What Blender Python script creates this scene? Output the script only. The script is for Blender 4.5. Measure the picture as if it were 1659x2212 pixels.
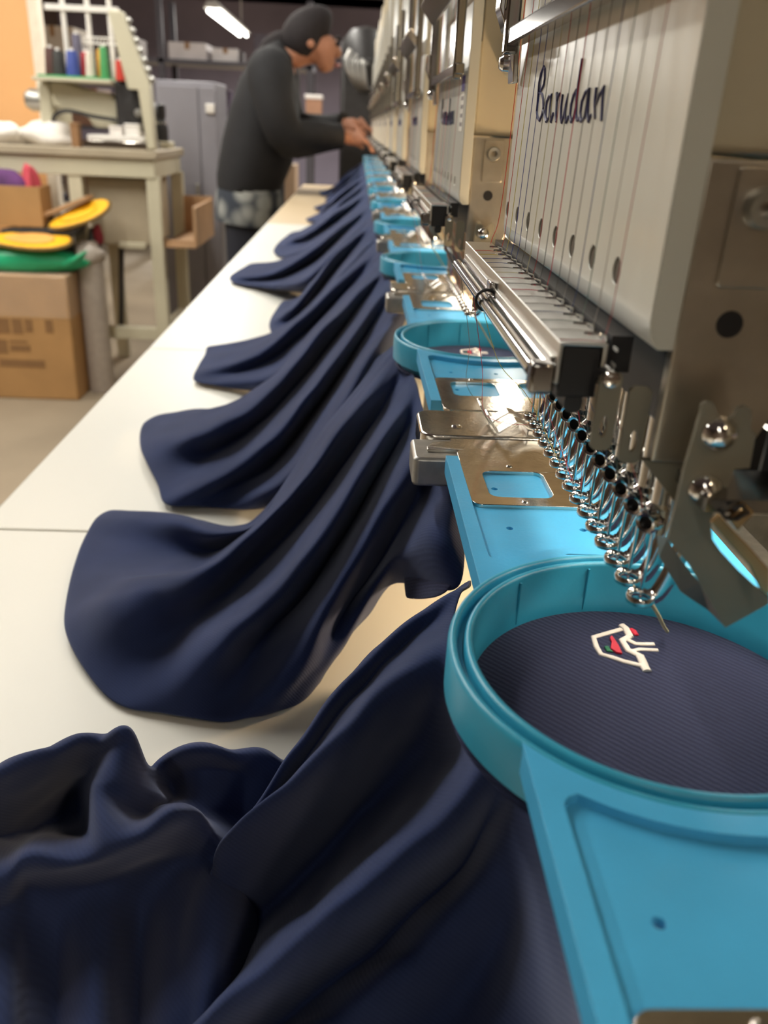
import bpy, bmesh, math, random
import numpy as np
from mathutils import Vector, Matrix, geometry, noise

random.seed(7)
for o in list(bpy.data.objects):
    bpy.data.objects.remove(o, do_unlink=True)
S = bpy.context.scene
COL = S.collection

# ------------------------------------------------------------------ camera
EYE = Vector((0.0, 0.0, 1.08))
PITCH, YAW, ROLL = 0.4337, 0.0492, 0.0490
fw0 = Vector((math.sin(YAW), math.cos(YAW), 0)); rt0 = Vector((math.cos(YAW), -math.sin(YAW), 0)); up0 = Vector((0, 0, 1))
fw = fw0*math.cos(PITCH) - up0*math.sin(PITCH); up = up0*math.cos(PITCH) + fw0*math.sin(PITCH)
rt = rt0*math.cos(ROLL) + up*math.sin(ROLL); upr = up*math.cos(ROLL) - rt0*math.sin(ROLL)
cam_d = bpy.data.cameras.new('camera'); cam = bpy.data.objects.new('camera', cam_d); COL.objects.link(cam)
cam.matrix_world = Matrix(((rt.x, upr.x, -fw.x, EYE.x), (rt.y, upr.y, -fw.y, EYE.y), (rt.z, upr.z, -fw.z, EYE.z), (0, 0, 0, 1)))
cam_d.sensor_fit = 'VERTICAL'; cam_d.sensor_height = 24.0; cam_d.sensor_width = 18.0
cam_d.lens = 1790/2212*24.0
cam_d.clip_start = 0.01; cam_d.clip_end = 60
cam_d.dof.use_dof = True; cam_d.dof.focus_distance = 0.265; cam_d.dof.aperture_fstop = 10.8
S.camera = cam

# ------------------------------------------------------------------ world, exposure
w = bpy.data.worlds.new('world'); S.world = w; w.use_nodes = True
w.node_tree.nodes['Background'].inputs[0].default_value = (0.8, 0.85, 1.0, 1)
w.node_tree.nodes['Background'].inputs[1].default_value = 0.05
S.view_settings.view_transform = 'Standard'; S.view_settings.look = 'None'
S.view_settings.gamma = 1.0; S.view_settings.use_curve_mapping = False
S.view_settings.exposure = 0.0

def area(name, loc, rot, sx, sy, power, col):
    l = bpy.data.lights.new(name, 'AREA'); l.shape = 'RECTANGLE'; l.size = sx; l.size_y = sy
    l.energy = power; l.color = col
    o = bpy.data.objects.new(name, l); COL.objects.link(o); o.location = loc; o.rotation_euler = rot
    return o

COOL = (1.0, 0.96, 0.88)
WARM = (1.0, 0.70, 0.40)
LAMP_W = 0.7
NEEDLE_W = 0.10
# fluorescent tubes of the workshop, two of them added fill (x, y, z, length along y, watts)
TUBES = [(-1.1, 2.1, 2.62, 2.4, 52, COOL), (-0.9, 5.2, 2.62, 2.4, 60, COOL), (1.6, 1.6, 2.62, 2.4, 14, COOL), (1.3, 5.2, 2.62, 2.4, 40, COOL),
         (-2.6, 2.4, 2.62, 2.4, 66, COOL), (1.4, 9.4, 2.62, 2.4, 260, COOL), (0.95, -0.5, 2.62, 2.0, 30, (1.0, 0.74, 0.46)),  # last in this row: unseen warm fill added for the near side
         (-1.545, 11.35, 2.10, 2.6, 280, COOL), (-0.5, -2.6, 2.62, 2.4, 11, (1.0, 0.90, 0.76))]  # last entry: weak fill added to lift faces turned to the viewpoint

# ------------------------------------------------------------------ materials
MATS = {}
def mat(name, col, rough=0.5, metal=0.0, var=0.06, scale=40.0, bump=0.0, bscale=300.0, spec=0.5, emit=None, estr=0.0, coat=0.0, trans=0.0, stretch=None, alpha=1.0, sheen=0.0):
    if name in MATS: return MATS[name]
    m = bpy.data.materials.new(name); m.use_nodes = True; nt = m.node_tree; b = nt.nodes['Principled BSDF']
    N = nt.nodes.new; L = nt.links.new
    tc = N('ShaderNodeTexCoord'); mp = N('ShaderNodeMapping'); L(tc.outputs['Object'], mp.inputs['Vector'])
    if stretch: mp.inputs['Scale'].default_value = stretch
    nz = N('ShaderNodeTexNoise'); nz.inputs['Scale'].default_value = scale; nz.inputs['Detail'].default_value = 4
    L(mp.outputs[0], nz.inputs['Vector'])
    rp = N('ShaderNodeValToRGB'); c = Vector(col)
    rp.color_ramp.elements[0].position = 0.3; rp.color_ramp.elements[1].position = 0.7
    rp.color_ramp.elements[0].color = (*[max(0, v*(1-var)) for v in c], 1)
    rp.color_ramp.elements[1].color = (*[min(1, v*(1+var)) for v in c], 1)
    L(nz.outputs['Fac'], rp.inputs['Fac']); L(rp.outputs['Color'], b.inputs['Base Color'])
    b.inputs['Roughness'].default_value = rough; b.inputs['Metallic'].default_value = metal
    b.inputs['Specular IOR Level'].default_value = spec
    b.inputs['Coat Weight'].default_value = coat; b.inputs['Coat Roughness'].default_value = 0.12
    b.inputs['Transmission Weight'].default_value = trans; b.inputs['Alpha'].default_value = alpha
    b.inputs['Sheen Weight'].default_value = sheen
    if emit: b.inputs['Emission Color'].default_value = (*emit, 1); b.inputs['Emission Strength'].default_value = estr
    if bump:
        n2 = N('ShaderNodeTexNoise'); n2.inputs['Scale'].default_value = bscale; n2.inputs['Detail'].default_value = 3
        L(mp.outputs[0], n2.inputs['Vector'])
        bp = N('ShaderNodeBump'); bp.inputs['Strength'].default_value = bump; bp.inputs['Distance'].default_value = 0.001
        L(n2.outputs['Fac'], bp.inputs['Height']); L(bp.outputs[0], b.inputs['Normal'])
    MATS[name] = m
    return m

def srgb(r, g, b):
    f = lambda v: (v/255/12.92 if v/255 <= 0.04045 else ((v/255+0.055)/1.055)**2.4)
    return (f(r), f(g), f(b))

def fabric(name, col, wave=900.0, bstr=0.3, cmod=0.1):
    m = bpy.data.materials.new(name); m.use_nodes = True; nt = m.node_tree; b = nt.nodes['Principled BSDF']
    N = nt.nodes.new; L = nt.links.new
    tc = N('ShaderNodeTexCoord')
    wv = N('ShaderNodeTexWave'); wv.wave_type = 'BANDS'; wv.bands_direction = 'DIAGONAL'
    wv.inputs['Scale'].default_value = wave; wv.inputs['Distortion'].default_value = 1.2; wv.inputs['Detail'].default_value = 1.0
    nz = N('ShaderNodeTexNoise'); nz.inputs['Scale'].default_value = 1400; nz.inputs['Detail'].default_value = 2
    n3 = N('ShaderNodeTexNoise'); n3.inputs['Scale'].default_value = 25; n3.inputs['Detail'].default_value = 3
    for t in (wv, nz, n3): L(tc.outputs['Object'], t.inputs['Vector'])
    mx = N('ShaderNodeMath'); mx.operation = 'ADD'; L(wv.outputs['Fac'], mx.inputs[0]); L(nz.outputs['Fac'], mx.inputs[1])
    rp = N('ShaderNodeValToRGB'); c = Vector(col)
    rp.color_ramp.elements[0].position = 0.35; rp.color_ramp.elements[1].position = 0.75
    rp.color_ramp.elements[0].color = (*[v*0.85 for v in c], 1); rp.color_ramp.elements[1].color = (*[v*1.15 for v in c], 1)
    L(n3.outputs['Fac'], rp.inputs['Fac'])
    mr = N('ShaderNodeMapRange'); mr.inputs['From Min'].default_value = 0.2; mr.inputs['From Max'].default_value = 1.6
    mr.inputs['To Min'].default_value = 1-cmod-0.08; mr.inputs['To Max'].default_value = 1+cmod+0.08
    L(mx.outputs[0], mr.inputs['Value'])
    vm = N('ShaderNodeVectorMath'); vm.operation = 'SCALE'; L(rp.outputs[0], vm.inputs[0]); L(mr.outputs[0], vm.inputs['Scale'])
    L(vm.outputs[0], b.inputs['Base Color'])
    b.inputs['Roughness'].default_value = 0.92; b.inputs['Specular IOR Level'].default_value = 0.15
    b.inputs['Sheen Weight'].default_value = 0.30; b.inputs['Sheen Roughness'].default_value = 0.45
    b.inputs['Sheen Tint'].default_value = (0.55, 0.6, 0.8, 1)
    bp = N('ShaderNodeBump'); bp.inputs['Strength'].default_value = bstr; bp.inputs['Distance'].default_value = 0.0003
    L(mx.outputs[0], bp.inputs['Height']); L(bp.outputs[0], b.inputs['Normal'])
    MATS[name] = m
    return m

NAVY = fabric('navy_knit', (0.0225, 0.0350, 0.0980), 330.0, 0.12, 0.0)
NAVY_RIB = fabric('navy_rib', (0.026, 0.028, 0.062), 300.0, 0.35, 0.2)
BLUE = mat('blue_plastic', srgb(76, 174, 222), 0.34, var=0.05, scale=60, bump=0.08, bscale=900)
TEAL = mat('teal_plastic', srgb(54, 158, 190), 0.34, var=0.05, scale=60, bump=0.05, bscale=900)
STEEL = mat('steel', (0.70, 0.66, 0.60), 0.17, 1.0, var=0.10, scale=160, bump=0.06, bscale=700)
CHROME = mat('chrome', (0.78, 0.77, 0.75), 0.10, 1.0, var=0.04)
DCHROME = mat('dark_chrome', (0.30, 0.29, 0.28), 0.16, 1.0, var=0.08)
BRUSH = mat('brushed_aluminium', (0.62, 0.61, 0.58), 0.34, 1.0, var=0.05, scale=30, stretch=(200, 1, 200))
SPRING = mat('spring_steel', (0.66, 0.63, 0.58), 0.36, 1.0, var=0.06)
GREYMETAL = mat('grey_cast_metal', (0.42, 0.41, 0.38), 0.42, 0.9, var=0.12, scale=200, bump=0.1, bscale=500)
BLACK = mat('black_plastic', (0.012, 0.012, 0.014), 0.42, var=0.2)
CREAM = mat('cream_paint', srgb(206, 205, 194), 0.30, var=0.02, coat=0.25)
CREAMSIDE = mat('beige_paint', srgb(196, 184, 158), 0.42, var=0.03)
TAUPE = mat('hole_shade_brown', srgb(96, 86, 74), 0.7, var=0.05)
INK = mat('navy_ink', srgb(48, 46, 92), 0.5, var=0.02)
WHITE_TOP = mat('white_laminate', srgb(222, 221, 212), 0.42, var=0.015, scale=6)
TAN_TOP = mat('beige_laminate', srgb(214, 192, 158), 0.45, var=0.02, scale=6)
EDGEBAND = mat('grey_edge_band', srgb(190, 186, 176), 0.5, var=0.03)

# ------------------------------------------------------------------ mesh helpers
class MB:
    def __init__(s): s.v = []; s.f = []
    def add(s, vs, fs):
        n = len(s.v); s.v += [tuple(v) for v in vs]; s.f += [tuple(i+n for i in f) for f in fs]; return s
    def box(s, x0, x1, y0, y1, z0, z1):
        return s.add([(x0,y0,z0),(x1,y0,z0),(x1,y1,z0),(x0,y1,z0),(x0,y0,z1),(x1,y0,z1),(x1,y1,z1),(x0,y1,z1)],
                     [(0,3,2,1),(4,5,6,7),(0,1,5,4),(1,2,6,5),(2,3,7,6),(3,0,4,7)])
    def prism(s, poly, a, b, axis='z', holes=()):
        """extrude polygon (2-D points, with holes) between a and b along an axis; axis x: poly=(y,z), y: (x,z), z: (x,y)"""
        def P(p, t): return {'x': (t, p[0], p[1]), 'y': (p[0], t, p[1]), 'z': (p[0], p[1], t)}[axis]
        loops = [list(poly)] + [list(h) for h in holes]
        flat = [p for l in loops for p in l]; n = len(flat)
        tris = geometry.tessellate_polygon([[Vector((p[0], p[1], 0)) for p in l] for l in loops]) if (holes or len(poly) > 4) else None
        vs = [P(p, a) for p in flat] + [P(p, b) for p in flat]; fs = []
        if tris is None: fs += [tuple(range(n)), tuple(range(n, 2*n))]
        else:
            if not holes and len(poly) <= 64 and _convex(poly): fs += [tuple(range(n)), tuple(range(n, 2*n))]
            else: fs += [tuple(t) for t in tris] + [tuple(i+n for i in t) for t in tris]
        k = 0
        for l in loops:
            m = len(l)
            for i in range(m): fs.append((k+i, k+(i+1) % m, k+(i+1) % m+n, k+i+n))
            k += m
        return s.add(vs, fs)
    def cyl(s, p, q, r, seg=16, r2=None):
        return s.tube([p, q], [r, r if r2 is None else r2], seg)
    def tube(s, path, r, seg=8, closed=False, flat=None):
        path = [Vector(p) for p in path]; n = len(path)
        rs = r if isinstance(r, (list, tuple)) else [r]*n
        prev = None; vs = []; fs = []
        for i, p in enumerate(path):
            if closed: t = path[(i+1) % n] - path[i-1]
            else: t = path[min(i+1, n-1)] - path[max(i-1, 0)]
            t.normalize()
            if prev is None:
                a = Vector((0, 0, 1)) if abs(t.z) < 0.9 else Vector((1, 0, 0)); u = t.cross(a).normalized()
            else: u = (prev - t*prev.dot(t)).normalized()
            prev = u; vv = t.cross(u)
            fl = 1.0 if flat is None else (flat[i] if isinstance(flat, (list, tuple)) else flat)
            for j in range(seg):
                a = 2*math.pi*j/seg; vs.append(p + u*math.cos(a)*rs[i] + vv*math.sin(a)*rs[i]*fl)
        for i in range(n if closed else n-1):
            for j in range(seg):
                a, b_ = i*seg+j, i*seg+(j+1) % seg; c, d = ((i+1) % n)*seg+(j+1) % seg, ((i+1) % n)*seg+j
                fs.append((a, b_, c, d))
        if not closed: fs += [tuple(range(seg))[::-1], tuple(range((n-1)*seg, n*seg))]
        return s.add(vs, fs)
    def lathe(s, prof, c, axis='z', seg=24, closed=False):
        """prof: list of (r, h); c centre; h measured along axis"""
        vs = []; fs = []; n = len(prof)
        for j in range(seg):
            a = 2*math.pi*j/seg; ca, sa = math.cos(a), math.sin(a)
            for r, h in prof:
                o = {'z': (r*ca, r*sa, h), 'x': (h, r*ca, r*sa), 'y': (r*sa, h, r*ca)}[axis]
                vs.append((c[0]+o[0], c[1]+o[1], c[2]+o[2]))
        for j in range(seg):
            k = (j+1) % seg
            for i in range(n if closed else n-1):
                i2 = (i+1) % n
                fs.append((j*n+i, k*n+i, k*n+i2, j*n+i2))
        if not closed:
            if prof[0][0] > 1e-7: fs.append(tuple(j*n for j in range(seg))[::-1])
            if prof[-1][0] > 1e-7: fs.append(tuple(j*n+n-1 for j in range(seg)))
        return s.add(vs, fs)
    def strip(s, path, y0, y1, t):
        """bent sheet: path in (x,z), between y0,y1, thickness t"""
        n = len(path); up_ = []
        for i in range(n):
            a = Vector(path[max(i-1, 0)]); b_ = Vector(path[min(i+1, n-1)]); d = (b_-a).normalized(); up_.append(Vector((-d.y, d.x)))
        vs = []
        for i, p in enumerate(path):
            q = Vector(p) + up_[i]*t
            vs += [(p[0], y0, p[1]), (p[0], y1, p[1]), (q.x, y1, q.y), (q.x, y0, q.y)]
        fs = [(0, 1, 2, 3), (4*n-4, 4*n-1, 4*n-2, 4*n-3)]
        for i in range(n-1):
            for j in range(4): fs.append((4*i+j, 4*i+(j+1) % 4, 4*i+4+(j+1) % 4, 4*i+4+j))
        return s.add(vs, fs)
    def build(s, name, m, parent=None, smooth=False, bevel=0.0, bseg=2, angle=35, loc=None):
        me = bpy.data.meshes.new(name); me.from_pydata(s.v, [], s.f); me.validate(); me.update()
        bm = bmesh.new(); bm.from_mesh(me); bmesh.ops.remove_doubles(bm, verts=bm.verts, dist=1e-7)
        bmesh.ops.recalc_face_normals(bm, faces=bm.faces); bm.to_mesh(me); bm.free()
        return link(name, me, m, parent, smooth, bevel, bseg, angle, loc)

def _convex(poly):
    sg = 0; n = len(poly)
    for i in range(n):
        a, b_, c = poly[i], poly[(i+1) % n], poly[(i+2) % n]
        k = (b_[0]-a[0])*(c[1]-b_[1]) - (b_[1]-a[1])*(c[0]-b_[0])
        if abs(k) < 1e-14: continue
        if sg == 0: sg = 1 if k > 0 else -1
        elif (k > 0) != (sg > 0): return False
    return True

def link(name, me, m, parent=None, smooth=False, bevel=0.0, bseg=2, angle=35, loc=None):
    o = bpy.data.objects.new(name, me); COL.objects.link(o)
    if m is not None: me.materials.append(m)
    if smooth or bevel:
        for p in me.polygons: p.use_smooth = True
        try: me.set_sharp_from_angle(angle=math.radians(angle))
        except Exception: pass
    if bevel:
        b = o.modifiers.new('bevel', 'BEVEL'); b.width = bevel; b.segments = bseg; b.limit_method = 'ANGLE'; b.angle_limit = math.radians(30); b.harden_normals = False
    if parent is not None: o.parent = parent
    if loc is not None: o.location = loc
    return o

def empty(name, loc=(0, 0, 0)):
    o = bpy.data.objects.new(name, None); COL.objects.link(o); o.location = loc; o.empty_display_size = 0.02; return o
def tag(o, label, cat, group=None):
    o['label'] = label; o['category'] = cat
    if group: o['group'] = group
    return o
def struct(o): o['kind'] = 'structure'; return o
def rel(root, mb):
    """shift builder coordinates so they are local to root"""
    l = root.location; mb.v = [(v[0]-l.x, v[1]-l.y, v[2]-l.z) for v in mb.v]; return mb
def part(root, name, mb, m, **k):
    return rel(root, mb).build(name, m, root, **k)
def sub(root, par, name, mb, m, **k):
    return rel(root, mb).build(name, m, par, **k)
def copy_tree(o, parent=None, skip=()):
    c = o.copy(); COL.objects.link(c); c.parent = parent
    for ch in list(o.children):
        if ch.name.split('.')[0] in skip: continue
        copy_tree(ch, c, skip)
    return c
def rrect(x0, x1, y0, y1, r, seg=5):
    pts = []
    for cx, cy, a0 in ((x1-r, y1-r, 0), (x0+r, y1-r, 90), (x0+r, y0+r, 180), (x1-r, y0+r, 270)):
        for i in range(seg+1):
            a = math.radians(a0 + 90*i/seg); pts.append((cx+r*math.cos(a), cy+r*math.sin(a)))
    return pts
def circ(cx, cy, r, seg=16): return [(cx+r*math.cos(2*math.pi*i/seg), cy+r*math.sin(2*math.pi*i/seg)) for i in range(seg)]
def catmull(pts, sub_):
    pts = [np.array(p, float) for p in pts]; out = []
    for i in range(len(pts)-1):
        p0 = pts[i-1] if i else 2*pts[0]-pts[1]; p1 = pts[i]; p2 = pts[i+1]; p3 = pts[i+2] if i+2 < len(pts) else 2*pts[-1]-pts[-2]
        for k in range(sub_):
            t = k/sub_; out.append(0.5*((2*p1)+(-p0+p2)*t+(2*p0-5*p1+4*p2-p3)*t*t+(-p0+3*p1-3*p2+p3)*t**3))
    out.append(pts[-1]); return out
ORD = ['nearest', 'second', 'third', 'fourth', 'fifth', 'sixth', 'seventh', 'eighth', 'ninth', 'tenth', 'eleventh', 'farthest']
P = 0.3074            # pitch of heads and hoops along the machine
NH = 12
TZ = 0.85             # table top
RIM = 0.976           # hoop rim
XC, Y0, RO = 0.0716, 0.1529, 0.0482

# ================================================================== setting
FLOOR = mat('concrete_floor', srgb(140, 126, 106), 0.62, var=0.18, scale=1.6, bump=0.1, bscale=60)
WALLD = mat('dark_wall', srgb(132, 124, 138), 0.8, var=0.2, scale=0.8)
WALLL = mat('left_wall_paint', srgb(120, 104, 92), 0.8, var=0.1, scale=0.8)
CEIL = mat('ceiling_dark', srgb(118, 114, 124), 0.85, var=0.15, scale=0.7)
struct(MB().box(-5.0, 4.0, -4.0, 16.0, -0.1, 0.0).build('floor', FLOOR))
struct(MB().box(-5.0, 4.0, 16.0, 16.15, 0.0, 3.0).build('wall_back', WALLD))
struct(MB().box(-5.0, 4.0, -4.15, -4.0, 0.0, 3.0).build('wall_front', WALLL))
struct(MB().box(-5.15, -5.0, -4.0, 16.0, 0.0, 3.0).build('wall_left', WALLL))
struct(MB().box(4.0, 4.15, -4.0, 16.0, 0.0, 3.0).build('wall_right', WALLD))
ceil = struct(MB().box(-5.0, 4.0, -4.0, 16.0, 3.0, 3.1).build('ceiling', CEIL))
for i in range(9):
    y = 3.2 + i*1.6
    b_ = MB().box(-5.0, 4.0, y, y+0.14, 2.86, 3.0).build('beam', CEIL, ceil)

# ceiling tubes
TUBEGLOW = mat('tube_glow', (1, 1, 1), 0.5, emit=(1.0, 0.97, 0.88), estr=9.0, var=0)
LAMPW = mat('lamp_housing', (0.75, 0.75, 0.72), 0.5)
TUBE_LABEL = ['above the white table panels', 'over the far end of the machine row', 'above the right side of the machine beam', 'high on the right over the far heads',
              'over the aisle on the left', 'deep in the right background', 'added unseen as warm fill above the right side', 'glowing at the top of the picture beyond the seamstress', 'added as weak fill behind the viewpoint']
for (x, y, z, ln, pw, tcol), tl in zip(TUBES, TUBE_LABEL):
    r_ = empty('fluorescent_light', (x, y, z))
    tag(r_, 'long white fluorescent fixture ' + tl, 'ceiling light', 'fluorescent fixtures')
    part(r_, 'housing', MB().prism([(x-0.09, z+0.03), (x+0.09, z+0.03), (x+0.05, z+0.09), (x-0.05, z+0.09)], y-ln/2, y+ln/2, 'y'), LAMPW)
    for s in (-0.045, 0.045):
        part(r_, 'tube', MB().cyl((x+s, y-ln/2+0.03, z), (x+s, y+ln/2-0.03, z), 0.016, 10), TUBEGLOW, smooth=True)
    hb = MB()
    for yy in (y-ln/2+0.2, y+ln/2-0.2): hb.box(x-0.006, x+0.006, yy-0.006, yy+0.006, z+0.09, 3.0)
    part(r_, 'hanger', hb, LAMPW)
    area('tube_light', (x, y, z-0.035), (0, 0, 0), 0.12, ln, pw, tcol)

# ================================================================== table
SEAMS = [(-0.12, 0.4555, WHITE_TOP, 'white table panel nearest the camera under the first two shirts'),
         (0.457, 0.9045, WHITE_TOP, 'white table panel between the two visible seams'),
         (0.906, 2.20, WHITE_TOP, 'long white table panel beyond the second seam'),
         (2.2015, 3.74, TAN_TOP, 'beige table panel at the far end by the seamstress')]
XE = -0.2215
for a, b_, m_, lb in SEAMS:
    r_ = empty('table_panel', (0, (a+b_)/2, TZ-0.022)); tag(r_, lb, 'table', 'table panels along the machine')
    part(r_, 'tabletop', MB().box(XE, 0.20, a, b_, TZ-0.022, TZ), m_, bevel=0.0012)
    part(r_, 'edge_band', MB().box(XE-0.0012, XE+0.0002, a+0.001, b_-0.001, TZ-0.0215, TZ-0.0012), EDGEBAND)
    part(r_, 'support_rail', MB().box(XE+0.06, XE+0.10, a+0.02, b_-0.02, TZ-0.062, TZ-0.022), GREYMETAL)

# ================================================================== machine body
BASEM = mat('machine_base_paint', srgb(150, 140, 118), 0.5, var=0.05)
mach = empty('embroidery_machine', (0.25, 1.8, 0)); tag(mach, 'long multi-head embroidery machine body behind the row of heads', 'machine')
part(mach, 'base', MB().box(-0.10, 0.50, -0.10, 3.74, 0.0, 0.786), BASEM, bevel=0.01)
part(mach, 'bed', MB().box(0.205, 0.50, -0.10, 3.74, 0.786, 0.93), BASEM, bevel=0.004)
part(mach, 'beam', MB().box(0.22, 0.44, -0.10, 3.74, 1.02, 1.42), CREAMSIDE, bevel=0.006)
for yy in (-0.06, 1.8, 3.66):
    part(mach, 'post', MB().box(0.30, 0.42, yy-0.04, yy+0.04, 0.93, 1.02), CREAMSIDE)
part(mach, 'frame_rail', MB().box(0.1215, 0.136, -0.02, 3.70, 0.950, 0.9622), GREYMETAL, bevel=0.001)
for k in range(NH+1):
    yk = Y0 + k*P - P/2
    part(mach, 'rail_carrier', MB().box(0.1215, 0.2045, yk-0.02, yk+0.02, 0.93, 0.950), GREYMETAL)
for k in range(NH):
    yk = Y0 + k*P
    part(mach, 'bed_arm', MB().prism(rrect(yk-0.028, yk+0.028, 0.905, 0.950, 0.012), 0.045, 0.215, 'x'), GREYMETAL, smooth=True)

# ================================================================== hoops
HW = XC - 0.0344
def make_hoop():
    r_ = empty('embroidery_hoop', (XC, Y0, 0.961)); cx, cy = XC, Y0
    part(r_, 'outer_ring', MB().lathe([(0.0482, .9635), (0.0482, .9746), (0.0477, .9758), (0.0470, .976), (0.0464, .9757), (0.0461, .9750), (0.0459, .9728), (0.0446, .9728), (0.0446, .9635)], (cx, cy, 0), 'z', 128, True), TEAL, smooth=True, angle=60)
    ir = part(r_, 'inner_ring', MB().lathe([(0.0444, .9602), (0.0444, .9751), (0.0440, .9759), (0.0433, .976), (0.0427, .9757), (0.0424, .9749), (0.0422, .9660), (0.04205, .9657), (0.0419, .9602)], (cx, cy, 0), 'z', 128, True), TEAL, smooth=True, angle=60)
    for a in (98, 128):
        ca, sa = math.cos(math.radians(a)), math.sin(math.radians(a))
        sub(r_, ir, 'mould_line', MB().tube([(cx+0.0421*ca, cy+0.0421*sa, .962), (cx+0.0421*ca, cy+0.0421*sa, .9745)], 0.00035, 6), TEAL)
    for s in (1, -1):
        arc = []
        a0 = math.asin(HW/(RO-0.0006))
        for i in range(33):
            a = -a0 + 2*a0*i/32; arc.append((cx+(RO-0.0006)*math.sin(a), cy+s*(RO-0.0006)*math.cos(a)))
        L_ = 0.121
        floor_poly = [(min(max(p_[0], cx-HW+0.001), cx+HW-0.001), p_[1]) for p_ in arc] + [(cx+HW-0.001, cy+s*(L_-0.0008)), (cx-HW+0.001, cy+s*(L_-0.0008))]
        hl = [circ(cx+hx, cy+s*hy, 0.0011, 12) for hx, hy in ((-0.0231, 0.0674), (-0.001, 0.0676), (0.0211, 0.0674), (-0.0232, 0.097), (0.0232, 0.097))]
        arm = MB().prism(floor_poly, 0.9700, 0.9737, 'z', hl)
        # raised rails and rim around the recess
        RI = RO+0.0042; xi = HW-0.0044; a1 = math.asin((xi-0.003)/RI)
        inner = []
        for i in range(25):
            a = a1 - 2*a1*i/24; inner.append((cx+RI*math.sin(a), cy+s*RI*math.cos(a)))
        ye = RI*math.cos(a1)
        def corner(sg):
            c = (xi-0.003, ye+0.0032)
            return [(cx+sg*(c[0]+0.003*math.sin(math.radians(q))), cy+s*(c[1]-0.0030*math.cos(math.radians(q)))) for q in (15, 35, 55, 75, 90)]
        upoly = [(cx-HW, cy+s*L_)] + arc + [(cx+HW, cy+s*L_), (cx+xi, cy+s*L_)] + corner(1)[::-1] + inner + corner(-1) + [(cx-xi, cy+s*L_)]
        arm.prism(upoly, 0.9690, 0.9758, 'z')
        part(r_, 'arm', arm, BLUE, bevel=0.0007)
        y0_, y1_ = sorted((cy+s*0.0815, cy+s*0.130))
        w0, w1 = sorted((cy+s*0.0877, cy+s*0.1098))
        pl = part(r_, 'steel_plate', MB().prism(rrect(cx-0.0326, cx+0.0326, y0_, y1_, 0.0036), 0.97365, 0.97495, 'z',
              [rrect(cx-0.026, cx-0.0052, w0, w1, 0.0035), rrect(cx+0.0052, cx+0.026, w0, w1, 0.0035)]), STEEL, bevel=0.0003)
        for hx in (-0.0155, 0.0155):
            for hy in (0.0842, 0.1145):
                sub(r_, pl, 'rivet', MB().lathe([(0.0, .97545), (0.0007, .9754), (0.0012, .9751), (0.0013, .9749)], (cx+hx, cy+s*hy, 0), 'z', 12), STEEL, smooth=True)
    return r_
hoop = make_hoop()
for k in range(NH):
    o = hoop if k == 0 else copy_tree(hoop, skip=('rivet', 'mould_line') if k > 2 else ())
    o.location.y = Y0 + k*P
    tag(o, (f'blue round embroidery hoop {ORD[k]} to the camera' if k == 0 else f'blue round embroidery hoop, {ORD[k]} in the row counted from the camera'), 'hoop', 'embroidery hoops along the machine')

# ================================================================== hoop brackets
def make_bracket():
    ym = Y0 + P/2; r_ = empty('hoop_bracket', (XC, ym, 0.962))
    part(r_, 'end_block', MB().prism(rrect(0.0232, 0.134, ym-0.0305, ym-0.0095, 0.0025), 0.9625, 0.9736, 'z'), GREYMETAL, bevel=0.0012)
    part(r_, 'tab', MB().prism([(0.0285, ym-0.021), (0.031, ym-0.016), (0.038, ym-0.0145), (0.038, ym-0.0115), (0.110, ym-0.0115), (0.110, ym-0.024), (0.0405, ym-0.024), (0.0285, ym-0.024)], 0.9737, 0.9747, 'z'), STEEL, bevel=0.0003)
    rail = part(r_, 'rail', MB().prism(rrect(0.0272, 0.134, ym-0.0095, ym+0.0215, 0.0058), 0.9655, 0.9752, 'z'), STEEL, bevel=0.0009, bseg=3)
    sub(r_, rail, 'screw', MB().lathe([(0.0, .9760), (0.0012, .9759), (0.0021, .9754), (0.0022, .9750)], (0.0420, ym+0.0005, 0), 'z', 16), CHROME, smooth=True)
    for y0_, sh in ((ym+0.0025, 0.0), (ym-0.0090, 0.0012)):
        path = [(0.0505+sh, .9835), (0.0524+sh, .9800), (0.0548+sh, .9765), (0.0560+sh, .9762), (0.0590+sh, .9785), (0.0622+sh, .9806), (0.0640+sh, .9802), (0.0665+sh, .9785), (0.070+sh, .9777), (0.110, .9777)]
        part(r_, 'spring_clip', MB().strip([(p[0], p[1]) for p in path], y0_, y0_+0.0065, 0.0006), SPRING, smooth=True, angle=25)
    part(r_, 'clip_base', MB().box(0.068, 0.112, ym-0.0085, ym+0.0085, .9750, .9778), SPRING, bevel=0.0004)
    return r_
br = make_bracket()
for k in range(-1, NH-1):
    o = br if k == -1 else copy_tree(br)
    o.location.y = Y0 + P/2 + k*P
    tag(o, ('steel hoop bracket with spring clips in the near right corner' if k == -1 else f'steel hoop bracket with grey end block and spring clips between the {ORD[k]} and {ORD[k+1]} hoops'), 'bracket', 'hoop brackets between the hoops')

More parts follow.
